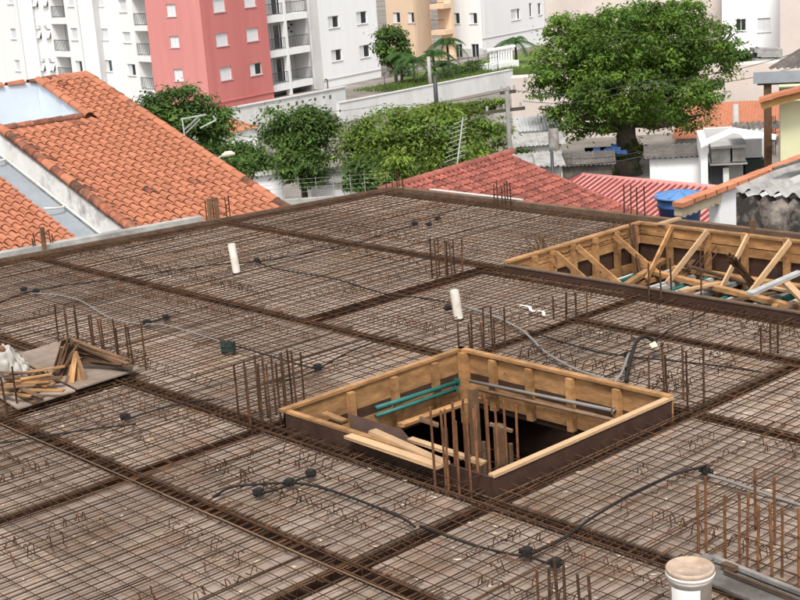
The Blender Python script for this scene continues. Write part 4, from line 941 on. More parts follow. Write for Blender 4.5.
# orange block and pale block behind the palms
CO = at(418, 80, GZ-1.5); ob = thing('orange_apartment_block', CO, 'orange painted apartment block with dark railed balconies behind the palms', 'building')
FO = Facade(CO, 104); aO = FO.sz(386.5, 20)[0]; wo = [(393, 400, 12.5, 23), (408, 414.5, 12.5, 23)]
ho = [FO.rect(*w) for w in wo]; FO.wall(ob, 0, aO, GZ-2, ZTOP, ho, 'orange_paint')
for h in ho: FO.window(ob, h, 1)
FO2 = Facade(CO, 14); aQ = FO2.sz(431, 20)[0]; FO2.wall(ob, 0, aQ, GZ-2, ZTOP, [], 'orange_paint')
mb = MB(); mb.prism([FO.pt(0, GZ-2, .25)+FO2.u*.25, FO.pt(aO, GZ-2, .25)+FO2.u*.25, FO.pt(aO, GZ-2, abs(aQ)-.1), FO.pt(0, GZ-2, abs(aQ)-.1)], (0, 0, 17-.1)); mb.build('core', 'orange_paint', ob)
FOB = Facade(FO2.pt(aQ, 0, -.2), 104-6)
h0 = FOB.sz(431, 20)[0]; h1 = FOB.sz(445, 20)[0]
core(ob, FOB, h0-.3, h1, GZ-2, ZTOP, 1.3, 1.6, 'orange_paint', 'bay_core')
for y in (5.5, 31.5, 57):
    z = FOB.sz(438, y)[1]; mb = MB(); FOB.panel(mb, min(h0, h1), max(h0, h1), z-.35, z+.15, -.1, 1.3); mb.build('balcony_slab', 'orange_paint', ob)
    if y < 50: FOB.balcony(ob, (min(h0, h1), max(h0, h1), z+.16, z+2.3, 1.25), 'orange_paint', 1.05, False, .1)
CP = at(484, 68, GZ-1.2); pb = thing('pale_apartment_block', CP, 'pale grey white apartment block behind the palm next to the big tree', 'building')
FPL = Facade(CP, 100); aL_ = FPL.sz(446.5, 20)[0]; wl = [(452, 459.5, 13, 24, 1), (469.5, 477, 13, 24, 1), (455, 462.5, 44, 61, 2), (471.5, 479, 44, 60, 2)]
hl = [FPL.rect(*w[:4]) for w in wl]; FPL.wall(pb, 0, aL_, GZ-2, ZTOP, hl, 'white_paint')
for h, w in zip(hl, wl): FPL.window(pb, h, w[4])
FPR = Facade(CP, 14); aP2 = FPR.sz(545, 20)[0]; wq = [(511, 520, 9, 20, 1), (493, 502, 46, 56, 2), (529, 532, 3, 17, 1), (537.5, 541, 3, 15, 1)]
hq = [FPR.rect(*w[:4]) for w in wq]; FPR.wall(pb, 0, aP2, GZ-2, ZTOP, hq, 'white_cool')
for h, w in zip(hq, wq): FPR.window(pb, h, w[4])
mb = MB(); mb.prism([FPL.pt(0, GZ-2, .25)+FPR.u*.25, FPL.pt(aL_, GZ-2, .25)+FPR.u*.25, FPL.pt(aL_, GZ-2, 9), FPR.pt(aP2, GZ-2, 9), FPR.pt(aP2, GZ-2, .25)], (0, 0, 17-.1)); mb.build('core', 'white_cool', pb)
for F_, aa in ((FPL, aL_), (FPR, aP2*.32)):
    hd = [h for h in (hl if F_ is FPL else hq) if h[2] < F_.sz(470, 40)[1]-1]; z1_ = F_.sz(478 if F_ is FPL else 490, 48.5)[1]
    xs = sorted([0, aa]); cur = xs[0]
    for h in sorted(hd)+[(xs[1], xs[1], 0, 0)]:
        if h[0]-cur > .1 and cur < xs[1]:
            mb = MB(); F_.panel(mb, cur, min(h[0], xs[1]), GZ-2, z1_, -.05, -.003); mb.build('dado', 'grey_paint', pb)
        cur = max(cur, h[1])
zz = FPR.sz(500, 36)[1]; mb = MB(); FPR.panel(mb, .0, aP2, zz, zz+.08, -.05, -.002); mb.build('band', 'grey_paint', pb)

# pale block top right, beige walls
def facing_box(name, px0, px1, ytop, ybot, D, az, m, lab, cat, dep=4, wins=()):
    O = far((px0+px1)/2, ybot, D); F = Facade(O, az); a, b = F.sz(px0, (ytop+ybot)/2)[0], F.sz(px1, (ytop+ybot)/2)[0]
    z0 = F.sz((px0+px1)/2, ybot)[1]; z1 = F.sz((px0+px1)/2, ytop)[1]
    t = thing(name, F.pt((a+b)/2, z0), lab, cat); hs2 = [F.rect(*w[:4]) for w in wins]
    F.wall(t, a, b, z0, z1, hs2, m); core(t, F, a, b, z0, z1-.02, .2, dep, m)
    for h, w in zip(hs2, wins): F.window(t, h, w[4])
    return t, F
t, F = facing_box('pale_tower_block', 722, 783, -40, 75, 125, -57, 'white_cool', 'pale grey block at the top right with two windows', 'building', 6, [(736, 746, 19, 31, 2), (757.5, 770.5, 18, 32, 0)])
facing_box('beige_block', 545, 732, -50, 75, 132, -52, 'beige_paint', 'plain beige building behind the crown of the big tree', 'building', 8)
facing_box('beige_tower', 780, 850, -50, 100, 118, -60, 'beige_paint', 'plain beige building wall in the top right corner', 'building', 6)
t, F = facing_box('beige_retaining_wall', 512, 860, 68, 150, 84, -50, 'beige_paint', 'long plain beige retaining wall behind the big tree', 'wall', 2)
# junk on the terrace above the wall
jt = thing('stacked_sheets', far(765, 58, 86), 'stack of grey sheets and junk on top of the beige wall', 'junk')
for i, (x0, x1, y0, y1) in enumerate(((752, 780, 47, 50), (755, 780, 52, 54), (750, 780, 56, 60))):
    a, b = far(x0, y1, 86), far(x1, y1, 86); MB().beam(a, b, 1.2, .25).build('sheet', ('fibre_cement', 'metal_white', 'concrete')[i], jt)
for i in range(5): MB().beam(far(750+i*2, 60, 85.7), far(757+i*2, 47+i, 85.7), .1, .08).build('pole', 'rail', jt)

# ------------------------------------------------------------------ white retaining walls, terrace, small houses
FWA = Facade(at(345, 112, GZ), 9); fa0, fa1 = FWA.sz(222, 110)[0], FWA.sz(346, 100)[0]
wa = thing('white_boundary_wall', FWA.pt(fa0, GZ), 'white rendered boundary wall with dark drain spots below the red block', 'wall')
zt_ = FWA.sz(300, 96)[1]; core(wa, FWA, fa0, fa1, GZ-2, zt_, 0, .25, 'wall_grey', 'wall')
core(wa, FWA, fa0-.1, fa1+.1, zt_+.004, zt_+.1, -.08, .33, 'grey_paint', 'coping')
for i in range(9):
    h = FWA.sz(258+i*9+U(-2, 2), 104-i*1.5)[0]; mb = MB(); F_ = FWA; F_.panel(mb, h, h+.22, zt_-.55+U(-.1, .1), zt_-.35, -.03, -.002); mb.build('drain_spout', 'roof_dark', wa)
FWB = Facade(at(400, 110, GZ), 7); fb0, fb1 = FWB.sz(340, 115)[0], FWB.sz(513, 78)[0]
wbw = thing('white_street_wall', FWB.pt(fb0, GZ), 'long white street wall climbing below the palms', 'wall')
zq = FWB.sz(430, 86)[1]; core(wbw, FWB, fb0, fb1, GZ-3, zq, 0, .3, 'wall_grey', 'wall')
core(wbw, FWB, fb0, fb1, zq+.004, zq+.08, -.05, .36, 'grey_paint', 'coping')
ter = MB(); FTR = Facade(FWB.pt(0, 0, 9), 7)
ter.prism([FWB.pt(FWB.sz(400, 90)[0], GZ-2, .35), FWB.pt(fb1+4, GZ-2, .35), FTR.pt(FTR.sz(540, 60)[0], GZ-2), FTR.pt(FTR.sz(402, 80)[0], GZ-2)], (0, 0, zq-.03-GZ+2)); tag(ter.build('grass_terrace', 'grass'), kind='structure')
gr = MB()
for i in range(3500):
    a, d = U(FWB.sz(399, 90)[0], fb1+2), U(.4, 5); p = FWB.pt(a, zq-.03, d); hh_ = U(.1, .35)
    gr.add([p, p+FWB.u*.1, p+FWB.u*.05+Vector((U(-.1, .1), U(-.1, .1), hh_))], [(0, 1, 2)])
tag(gr.build('grass_blades', 'grass'), kind='stuff')
hd = thing('clipped_hedge', FWB.pt(fb1-5, zq, 4), 'low clipped green hedge behind the street wall', 'hedge')
HEDGE = (FWB.pt(FWB.sz(484, 72)[0], zq+.3, 3), FWB.pt(FWB.sz(508, 66)[0], zq+.4, 3))
wf = thing('terrace_fence', FWB.pt(fb0+8, zq, 2), 'thin wire fence with slim posts along the grass terrace', 'fence')
for i in range(12):
    a = FWB.sz(400, 90)[0]+(fb1-FWB.sz(400, 90)[0])*i/11; MB().tube([FWB.pt(a, zq-.03, 1.5), FWB.pt(a, zq+1.5, 1.5)], .035, 4).build('post', 'rail', wf)
for z in (.6, 1.1, 1.45): MB().tube([FWB.pt(FWB.sz(400, 90)[0], zq+z, 1.5), FWB.pt(fb1, zq+z, 1.5)], .018, 4).build('wire', 'wire', wf)
st_ = thing('white_stair', FWB.pt(fb1, zq, 2), 'white balustrade stair beside the big tree', 'stair')
for i in range(9):
    a = FWB.sz(510+i*2.6, 60)[0]; MB().tube([FWB.pt(a, zq+.5, 2), FWB.pt(a, zq+1.6, 2)], .09, 6).build('baluster', 'white_paint', st_)
A_, B_ = FWB.sz(508, 60)[0], FWB.sz(534, 60)[0]; mb = MB(); FWB.panel(mb, A_, B_, zq+1.6, zq+1.8, 1.85, 2.15); mb.build('handrail', 'white_paint', st_); mb = MB(); FWB.panel(mb, A_, B_, zq-2, zq+.5, 1.6, 3); mb.build('base', 'white_paint', st_)
# small houses among the trees
def shed(name, px0, px1, ytop, ybot, D, az, m, lab, roofm='roof_dark', rise=.5, dep=4, over=.2, cat='house'):
    O = far((px0+px1)/2, ybot, D); F = Facade(O, az); a, b = sorted((F.sz(px0, (ytop+ybot)/2)[0], F.sz(px1, (ytop+ybot)/2)[0])); z1 = F.sz((px0+px1)/2, ytop)[1]
    t = thing(name, F.pt((a+b)/2, GZ), lab, cat); core(t, F, a, b, GZ, z1, 0, dep, m, 'wall')
    P = F.pt(a-over, z1+.03, -over); d = (-F.n*1+Vector((0, 0, rise/dep))).normalized(); n = max(1, round((b-a+2*over)/1.1)); wd = (b-a+2*over)/n
    for i in range(n): ribbed(t, 'roof_sheet', P+F.u*wd*i+Vector((0, 0, .006*(i % 2))), F.u, d, dep+2*over, wd, .18, .04, roofm)
    return t, F, a, b, z1
shed('white_cottage', 650, 702, 158, 186, 48, -52, 'white_paint', 'white walled cottage with a dark corrugated roof right of the big trunk', 'roof_dark', .12, 1.7)
shed('small_white_house', 216, 258, 132, 160, 88, 9, 'white_paint', 'small white house with orange roof among the trees below the red block', 'tile', .8, 4)
shed('orange_roof_house', 676, 775, 138, 160, 78, -60, 'concrete', 'house with a weathered orange tile roof right of the big tree', 'tile', 1.3, 5)
shed('grey_workshop', 518, 562, 146, 172, 62, -45, 'grey_paint', 'grey workshop wall between the utility pole and the big tree', 'fibre_cement', .2, 2)
shed('white_awning_shed', 520, 560, 131, 150, 72, -45, 'white_cool', 'white shed with flat pale awning under the beige wall', 'metal_white', .3, 3)
shed('low_grey_roof', 512, 560, 168, 185, 45, -45, 'concrete', 'low shed with grey fibre cement roof behind the red tiled roof', 'fibre_cement', .1, 2.0)
shed('dark_carport', 556, 612, 166, 185, 62, -50, 'roof_dark', 'dark carport roof at the foot of the big tree', 'roof_dark', .15, 2.5)
shed('white_parking_roof', 585, 652, 160, 175, 78, -50, 'metal_white', 'pale flat roof behind the dark carport', 'metal_white', .1, 3)
tp2 = thing('blue_tarp_bundle', far(607, 156, 70), 'bright blue tarpaulin bundle lying on the pale roof', 'tarpaulin')
for i in range(7):
    p = far(594+i*4.5, 154+U(-1.5, 1.5), 70); mb = MB()
    mb.prism([p, p+RT*U(.2, .34), p+RT*U(.2, .34)+Vector((0, 0, U(.2, .4))), p+Vector((0, 0, U(.15, .4)))], (.3, .3, U(-.1, .1))); mb.build('fold', 'blue_tarp', tp2)
shed('grey_low_wall_house', 246, 284, 176, 205, 60, -30, 'white_cool', 'pale grey garden wall left among the trees behind the deck', 'fibre_cement', .3, 2)
shed('pale_gate_house', 318, 352, 184, 205, 60, -30, 'white_cool', 'pale lean-to between the middle trees behind the deck', 'fibre_cement', .3, 2)

# tank tower house with white fascia
D = 46; tw = thing('tank_tower_house', far(735, 200, D), 'unfinished white house with a grey concrete water tank under its roof edge', 'house')
FT = Facade(far(735, 200, D), -52)
def tbox(x0, x1, y0, y1, d0, d1, m, nm):
    h = FT.rect(x0, x1, y0, y1); mb = MB(); FT.panel(mb, *h, d0, d1); return mb.build(nm, m, tw)
tbox(701, 708, 143, 205, 0, 3, 'white_paint', 'pillar'); tbox(708, 780, 140, 200, 3, 3.3, 'grey_paint', 'wall'); tbox(746, 766, 146, 165, 1.5, 2.9, 'white_cool', 'wall')
tbox(712, 745, 166, 190, .8, 2.6, 'concrete', 'tank_support'); tbox(712, 726, 168, 200, .5, .78, 'glass_dark', 'recess_shade')  # dark panel paints the shade of a hollow below the tank
tk2 = tbox(712, 731, 149, 164.5, .3, 2.2, 'fibre_cement', 'water_tank'); tbox(733, 746, 147, 163, .3, 2.2, 'fibre_cement', 'water_tank'); 
tbox(711, 747, 146.5, 148.8, .1, 2.4, 'concrete', 'tank_lid'); tbox(710, 748, 164.6, 166, .2, 2.5, 'concrete', 'tank_slab')
tbox(748, 768, 166, 185, 1.2, 2.6, 'green_plastic', 'dark_screen'); tbox(724, 730, 170, 200, .4, .76, 'white_stained', 'post')
for (xa, ya, xb, yb) in ((701, 143, 732, 129), (732, 129, 775, 136)):
    A_, B_ = FT.sz(xa, ya), FT.sz(xb, yb); mb = MB(); mb.beam(FT.pt(*A_, -.25), FT.pt(*B_, -.25), .18, .16); mb.build('fascia', 'white_paint', tw)
P = FT.pt(*FT.sz(733, 131), -.1)
for i in range(5): ribbed(tw, 'roof_sheet', P+FT.u*i*.55*(1 if FT.u.dot(RT) > 0 else -1), FT.u*(1 if FT.u.dot(RT) > 0 else -1), (-FT.n+Vector((0, 0, .03))).normalized(), 1.5, .56, .2, .07, 'roof_dark')
for i in range(6): tbox(770+i*1.6, 770.7+i*1.6, 120, 160, 1.0, 1.05, 'rail', 'grille_bar')

# yellow-green house with porch, far right
D = 36; yh = thing('yellow_green_house', far(790, 160, D), 'pale yellow green house with orange tile eave and a grey porch roof', 'house')
FY = Facade(far(790, 160, D), -57)
def ybox(x0, x1, y0, y1, d0, d1, m, nm):
    h = FY.rect(x0, x1, y0, y1); mb = MB(); FY.panel(mb, *h, d0, d1); return mb.build(nm, m, yh)
ybox(780.5, 850, 100, 250, 0, 4, 'green_paint', 'wall')
ybox(764, 772, 84, 250, .7, .9, 'timber_old', 'porch_post')
ybox(753, 850, 73, 84.5, .6, .7, 'zinc', 'fascia'); ybox(757, 850, 84.6, 87, .8, 3, 'timber_old', 'porch_beam')
A_, B_ = FY.sz(761, 103), FY.sz(830, 84)
mb = MB(); mb.beam(FY.pt(*A_, -.5), FY.pt(*B_, -.5), .08, .2); mb.build('verge_board', 'wood_fascia', yh)
dq = (FY.pt(*B_, -.5)-FY.pt(*A_, -.5)); L = dq.length; dq.normalize(); nq = dq.cross(FY.n); nq = nq if nq.z > 0 else -nq; tt = 0; k = 0
while tt < L:
    MB().boxm(basis(dq, FY.n, nq, FY.pt(*A_, -.42)+dq*(tt+.17)+nq*(.14+.012*(k % 2))), (.36, .5, .09)).build('roof_tile', 'terracotta_cap', yh); tt += .34; k += 1
P = FY.pt(*FY.sz(768, 72.5), .65)
for i in range(4): ribbed(yh, 'roof_sheet', P+(FY.u if FY.u.dot(RT) > 0 else -FY.u)*.5*i, (FY.u if FY.u.dot(RT) > 0 else -FY.u), (-FY.n*.8+Vector((0, 0, .22))+RT*.5).normalized(), 2.2, .52, .17, .06, 'roof_dark')
mb = MB(); mb.tube([P+(-FY.n*.8+Vector((0, 0, .22))+RT*.5).normalized()*2.2, P+(-FY.n*.8+Vector((0, 0, .22))+RT*.5).normalized()*2.2+(FY.u if FY.u.dot(RT) > 0 else -FY.u)*2.2], .1, 6); mb.build('ridge_cap', 'roof_dark', yh)

# ------------------------------------------------------------------ poles, wires, antennas
def pole(px, ytop, ybot, D, r, m, lab, arms=(), name='utility_pole', cat='pole'):
    b = far(px, ybot, D); tpx = far(px-.06*(ytop-ybot)*-1*0, ytop, D); b0_ = Vector((b.x, b.y, b.z-.6 if name == 'terrace_post' else GZ)); top_ = Vector((b.x, b.y, far(px, ytop, D).z))
    t = thing(name, b0_, lab, cat); MB().tube([b0_, top_], [r*1.3, r], 10).build('shaft', m, t, True)
    for (y, x0, x1) in arms:
        A_, B_ = far(x0, y, D-.3), far(x1, y-(x1-x0)*.12, D-.3); MB().beam(A_, B_, .12, .13).build('crossarm', 'bark', t)
        for f in (.1, .5, .9): p = A_.lerp(B_, f); MB().tube([p, p+Vector((0, 0, .25))], .05, 6).build('insulator', 'concrete', t)
    return t
pole(512, 88, 190, 56, .085, 'pole_grey', 'concrete utility pole with two crossarms before the big tree', [(113, 483, 525), (93, 500, 516)])
pole(437, 75, 112, 92, .13, 'rail', 'thin black post in front of the white street wall', name='street_post')
pole(430, 56, 82, 109, .13, 'pole_concrete', 'pale concrete post on the grass terrace by the palms', name='terrace_post')
pole(555, 127, 170, 60, .22, 'concrete_dark', 'dark stub post below the beige wall left of the big tree', name='stub_post')
pole(553, 150, 180, 42, .05, 'rail', 'thin black stick behind the striped red roof', name='thin_post')
pole(736, 103, 135, 60, .12, 'pole_concrete', 'slim white pole before the orange roof house', name='slim_pole')
sl = thing('street_lamp', far(226, 158, 34), 'street lamp head with bent arm just above the clay roof', 'street lamp')
MB().tube(spline([far(205, 172, 34), far(216, 160, 34), far(224, 155, 34)], 4), .03, 6).build('arm', 'pole_concrete', sl); c_ = far(229, 154, 34)
MB().tube([far(222, 156, 34), far(226, 154.3, 34), far(231, 153.5, 34), far(235, 154, 34)], [.04, .075, .07, .03], 10).build('lamp_head', 'lamp_head', sl, True)
MB().tube([Vector((far(205, 172, 34).x, far(205, 172, 34).y, GZ)), far(205, 172, 34)], .06, 8).build('pole', 'pole_concrete', sl)
fr = thing('roof_aerial_frame', far(184, 133, 31), 'light metal aerial frame standing behind the clay roof ridge', 'frame')
for a, b in (((182, 118), (184.5, 136)), ((181, 119), (206, 114.5)), ((184, 130), (198, 117)), ((186, 133), (200, 119)), ((200, 128), (216, 120)), ((216, 120), (213, 116))): MB().beam(far(*a, 31), far(*b, 31), .03, .03).build('rail', 'metal_white', fr)
MB().beam(far(184.5, 136, 31), Vector((far(184.5, 136, 31).x, far(184.5, 136, 31).y, GZ)), .06, .06).build('mast', 'metal_white', fr)
an = thing('tv_antenna', far(458, 166, 36), 'white mast television antenna behind the red tiled roof', 'antenna')
MB().tube([Vector((far(456, 175, 36).x, far(456, 175, 36).y, -4)), far(457, 166, 36), far(463, 117, 36)], .02, 6).build('mast', 'metal_white', an)
for i in range(9):
    y = 121+i*4.6; x = 462.5-i*.6; l = 9+i*.6; MB().tube([far(x-l, y+l*.35, 36), far(x+l*.55, y-l*.25, 36)], .007, 4).build('element', 'metal_white', an)
def wire(pts, lab, sag=.0, r=.012, m='wire'):
    P = []
    for i in range(len(pts)-1):
        a, b = far(*pts[i]), far(*pts[i+1])
        for k in range(8): f = k/8; q_ = a.lerp(b, f); q_.z -= sag*4*f*(1-f); P.append(q_)
    P.append(far(*pts[-1])); o = MB().tube(P, r, 4).build('overhead_wire', m, None, True, P[0]); tag(o, lab, 'wire', 'overhead wires')
wire([(512, 90, 55.5), (640, 82, 54), (820, 44, 50)], 'upper wire from the utility pole across the big tree crown', .3)
wire([(523, 101, 55.5), (640, 87, 54), (820, 60, 50)], 'lower wire from the utility pole across the big tree crown', .3)
wire([(485, 112, 55.5), (390, 128, 60), (230, 122, 66)], 'wire from the pole left across the middle trees', .25, .014)
wire([(490, 114, 55.5), (380, 137, 60), (230, 134, 66)], 'second lower wire left across the middle trees', .25, .014)
wire([(512, 150, 55.5), (640, 152, 50), (820, 118, 46)], 'low wire crossing before the big trunk', .3)
wire([(512, 157, 55.5), (640, 157, 50), (700, 150, 48)], 'lowest wire bundle before the big trunk', .3, .02)
wire([(500, 92, 56), (380, 105, 75), (300, 110, 90)], 'thin wire along the white street wall', .2)
ef = thing('electric_fence', far(330, 190, 40), 'wire security fence with slim posts behind the skewed deck edge', 'fence')
FE = Facade(far(330, 195, 40), -42)
for x in (284, 300, 317, 334, 351, 365): h = FE.sz(x, 195-(x-330)*.2)[0]; MB().tube([FE.pt(h, FE.sz(330, 205)[1]), FE.pt(h, FE.sz(330, 176)[1])], .010, 5).build('post', 'fibre_cement', ef)
for y in (177, 181, 185.5, 190): MB().tube([FE.pt(FE.sz(240, 190)[0], FE.sz(330, y)[1]), FE.pt(FE.sz(392, 190)[0], FE.sz(330, y)[1])], .0035, 4).build('wire', 'fibre_cement', ef)
MB().prism([FE.pt(FE.sz(240, 190)[0], GZ), FE.pt(FE.sz(400, 190)[0], GZ), FE.pt(FE.sz(400, 190)[0], GZ, .2), FE.pt(FE.sz(240, 190)[0], GZ, .2)], (0, 0, FE.sz(330, 197)[1]-GZ)).build('base_wall', 'concrete', ef)
wire([(402, 186, 27), (440, 165, 33), (470, 150, 40)], 'thin wire strung above the red tiled roof hip', .1, .01)

# ------------------------------------------------------------------ trees
def leaf_crown(parent, blobs, n_clump, per, size, m, seed, name='crown', flat=.55, clump_r=.6):
    R_ = random.Random(seed); V, Fc, T = [], [], []
    tot = sum(b[1]*b[2]*b[3] for b in blobs)
    for (c, rx, ry, rz_) in blobs:
        k = max(2, round(n_clump*rx*ry*rz_/tot)) if len(blobs) > 1 else n_clump
        for _ in range(k):
            d = Vector((R_.gauss(0, 1), R_.gauss(0, 1), R_.gauss(0, 1))).normalized(); f = R_.uniform(.55, 1.0)**.5
            cc = c+Vector((d.x*rx*f, d.y*ry*f, d.z*rz_*f)); tint = R_.uniform(.55, 1.5); yel = R_.uniform(0, .35); cr = clump_r*R_.uniform(.6, 1.35)
            for _ in range(per):
                o_ = Vector((R_.gauss(0, .5), R_.gauss(0, .5), R_.gauss(0, .5)*flat))*cr; p = cc+o_
                nrm = (Vector((R_.gauss(0, .6), R_.gauss(0, .6), 1.0))+o_.normalized()*.7).normalized()
                x = nrm.cross(Vector((R_.gauss(0, 1), R_.gauss(0, 1), R_.gauss(0, .3)))).normalized(); y = nrm.cross(x); s = size*R_.uniform(.6, 1.3)
                b = len(V); V += [p-x*s, p-y*s*.42+nrm*s*.1, p+x*s, p+y*s*.42+nrm*s*.1]; Fc.append((b, b+1, b+2, b+3))
                q_ = tint*R_.uniform(.8, 1.2); T.append((q_*(1+yel), q_*(1+yel*.35), q_*(1-yel*.4)))
    og = origin(parent); me = bpy.data.meshes.new(name); me.from_pydata([tuple(v-og) for v in V], [], Fc); me.materials.append(MATS[m])
    ca = me.color_attributes.new('tint', 'FLOAT_COLOR', 'CORNER')
    buf = []
    for t_ in T: buf += [t_[0], t_[1], t_[2], 1.]*4
    ca.data.foreach_set('color', buf); return link(name, me, parent)
def tree(name, base, h_trunk, r, blobs, n_clump, per, size, m, lab, seed, cat='tree', clump_r=.6):
    t = thing(name, base, lab, cat); R_ = random.Random(seed); top_ = base+Vector((0, 0, h_trunk)); mb = MB()
    mb.tube([base, base.lerp(top_, .3)+Vector((R_.uniform(-.1, .1), R_.uniform(-.1, .1), 0)), top_], [r*1.35, r, r*.75], 10)
    for (c, rx, ry, rz_) in blobs:
        for _ in range(3):
            e_ = c+Vector((R_.uniform(-.5, .5)*rx, R_.uniform(-.5, .5)*ry, R_.uniform(-.2, .5)*rz_)); s_ = base.lerp(top_, R_.uniform(.75, 1))
            mid_ = s_.lerp(e_, .5)+Vector((0, 0, -.15*(e_-s_).length*.5)); mb.tube([s_, mid_, e_], [r*.42, r*.25, r*.07], 6)
    mb.build('trunk', 'bark', t, True); leaf_crown(t, blobs, n_clump, per, size, m, seed+1, clump_r=clump_r); return t
def blob(px, py, D, wpx, hpx, dfac=.9):
    k = D/F_PX; return (far(px, py, D), wpx*k/2, wpx*k/2*dfac, hpx*k/2)
DB = 71.
bb = far(628, 172, DB); bb.z = GZ
bl = [blob(632, 45, DB, 150, 80), blob(592, 60, DB+1, 110, 80), blob(680, 42, DB, 110, 62), blob(566, 88, DB, 75, 60), blob(640, 85, DB-1.5, 140, 70), blob(700, 62, DB, 80, 55), blob(575, 30, DB+1.5, 70, 40),
      blob(672, 100, DB-1.5, 100, 45), blob(600, 112, DB-1, 90, 50), blob(712, 92, DB, 42, 22), blob(722, 38, DB, 48, 28), blob(545, 112, DB, 34, 34), blob(640, 112, DB, 90, 30), blob(585, 130, DB, 50, 18), blob(690, 118, DB-1, 60, 26), blob(545, 62, DB, 40, 26), blob(650, 14, DB, 120, 26)]
bt_ = tree('big_street_tree', bb, 3.2, .55, bl, 620, 95, .125, 'leaf_big', 'large spreading green street tree in front of the beige wall', 21, clump_r=.62)
leaf_crown(bt_, [(bb+Vector((0, 0, 1.0)), .62, .62, 1.5)], 40, 50, .12, 'ivy', 5, 'ivy', clump_r=.3)
D2 = 60.
def tr(px, base_y, D, blobs, n, lab, seed, m='leaf_mid', size=.105, cr=.55, per=100, r=.16, name='garden_tree'):
    b = far(px, base_y, D); b = Vector((b.x, b.y, GZ)); z = min(q_[0].z for q_ in blobs)
    tree(name, b, z-GZ, r, blobs, n, per, size, m, lab, seed, clump_r=cr)
tr(420, 190, 58, [blob(392, 140, 58, 90, 60), blob(430, 132, 58, 90, 50), blob(470, 138, 58, 70, 46), blob(400, 165, 57, 110, 45), blob(455, 165, 57, 90, 42), blob(372, 152, 58, 50, 50), blob(495, 142, 58, 30, 36)], 300, 'broad bright green tree left of the utility pole', 31)
tr(305, 200, 60, [blob(302, 124, 60, 52, 34), blob(286, 143, 60, 50, 34), blob(318, 144, 60, 40, 40), blob(302, 166, 59, 44, 40), blob(275, 120, 60, 26, 18), blob(326, 120, 60, 26, 18)], 150, 'round green tree below the white corner block', 41, 'leaf_dark')
tr(185, 170, 44, [blob(176, 104, 44, 50, 36), blob(206, 112, 44, 42, 34), blob(190, 130, 44, 66, 36), blob(222, 122, 44, 26, 26), blob(158, 100, 44, 26, 22), blob(152, 118, 44, 24, 30)], 120, 'loose dark tree in front of the pink facade', 51, 'leaf_dark', .085, .38)
tr(245, 190, 52, [blob(238, 158, 52, 42, 22), blob(256, 162, 52, 26, 24), blob(220, 150, 52, 30, 18), blob(232, 170, 51, 36, 20)], 85, 'low dark bushy tree just behind the clay roof', 61, 'leaf_dark', .09, .42)
tr(398, 195, 42, [blob(392, 178, 42, 26, 26), blob(400, 168, 42, 18, 16)], 30, 'small light green sapling at the far corner of the deck', 71, 'leaf_mid', .09, .3)
tr(362, 195, 55, [blob(360, 178, 55, 30, 26), blob(376, 176, 55, 36, 26)], 45, 'dark shrub under the broad bright green tree', 72, 'leaf_dark', .12, .4, name='garden_shrub')
tr(527, 178, 52, [blob(522, 160, 52, 28, 22), blob(534, 166, 52, 22, 16)], 26, 'small shrub at the foot of the utility pole', 73, 'leaf_dark', .1, .3, name='garden_shrub')
tr(395, 70, 118, [blob(391, 45, 118, 30, 34), blob(398, 62, 118, 26, 24)], 40, 'dark green tree between the white and the orange blocks', 74, 'leaf_dark', .22, .7)
tr(468, 112, 88, [blob(450, 110, 88, 40, 10), blob(475, 108, 88, 40, 10), blob(495, 104, 88, 22, 9)], 50, 'low scrub along the foot of the white street wall', 79, 'leaf_mid', .12, .4, name='garden_shrub')
tr(735, 60, 86, [blob(728, 56, 86, 40, 12), blob(740, 55, 86, 16, 9)], 24, 'low green shrub on top of the beige wall', 75, 'leaf_dark', .2, .5, name='wall_shrub')
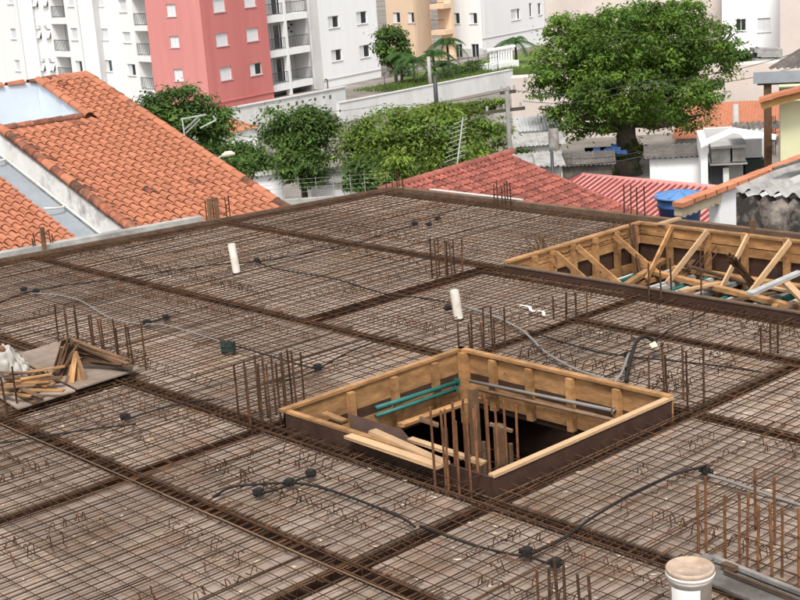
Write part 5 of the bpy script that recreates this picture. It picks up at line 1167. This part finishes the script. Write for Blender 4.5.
leaf_crown(hd, [(HEDGE[0].lerp(HEDGE[1], f), .8, .6, .45) for f in (0, .25, .5, .75, 1)], 40, 40, .14, 'leaf_dark', 77, 'foliage', clump_r=.4)
def palm(px, ytop, ybot, D, lab, seed, L=1.9, n=13):
    hd_ = far(px, ytop, D); b = Vector((hd_.x, hd_.y, min(zq-.05, hd_.z-.6))); t = thing('palm_tree', b, lab, 'palm', 'palms on the terrace'); R_ = random.Random(seed)
    MB().tube([b-Vector((0, 0, .5)), b.lerp(hd_, .5)+RT*.05, hd_], [.15, .10, .09], 8).build('trunk', 'bark', t, True)
    for i in range(n):
        a = 2*math.pi*i/n+R_.uniform(-.2, .2); el = R_.uniform(.35, 1.35); d = Vector((math.cos(a), math.sin(a), 0)); mb = MB(); P = []
        for k in range(8):
            f = k/7; P.append(hd_+d*(L*f*math.cos(el)+L*.25*f*f)+Vector((0, 0, L*(math.sin(el)*f-.95*f*f))))
        for k in range(7):
            ax = (P[k+1]-P[k]).normalized(); sd_ = ax.cross(Vector((0, 0, 1))).normalized(); up_ = sd_.cross(ax); wl_ = L*.3*(1-abs(k/6.-.35))
            for s in (-1, 1):
                for f in (0, .25, .5, .75):
                    q_ = P[k].lerp(P[k+1], f); e_ = q_+sd_*s*wl_+ax*wl_*.6-Vector((0, 0, wl_*.45)); mb.add([q_, q_+ax*.07, e_], [(0, 1, 2)])
        mb.tube(P, [.035]*7+[.01], 4)
        o_ = mb.build('frond', 'palm_leaf', t); ca = o_.data.color_attributes.new('tint', 'FLOAT_COLOR', 'CORNER'); tn = R_.uniform(.7, 1.5)
        ca.data.foreach_set('color', [tn, tn, tn*.9, 1.]*len(o_.data.loops))
palm(433, 56, 78, 116, 'bushy palm in front of the orange block balconies', 1, 2.2)
palm(447, 44, 74, 118, 'tallest palm before the pale block doors', 2, 2.1)
palm(400, 58, 88, 112, 'left palm near the white corner block', 3, 1.9)
palm(413, 62, 84, 111, 'drooping palm between the two left palms', 4, 2.2)
palm(443, 66, 80, 113, 'short palm behind the pale concrete post', 5, 1.6)
palm(515, 43, 62, 122, 'curving palm beside the big tree crown', 6, 2.3)
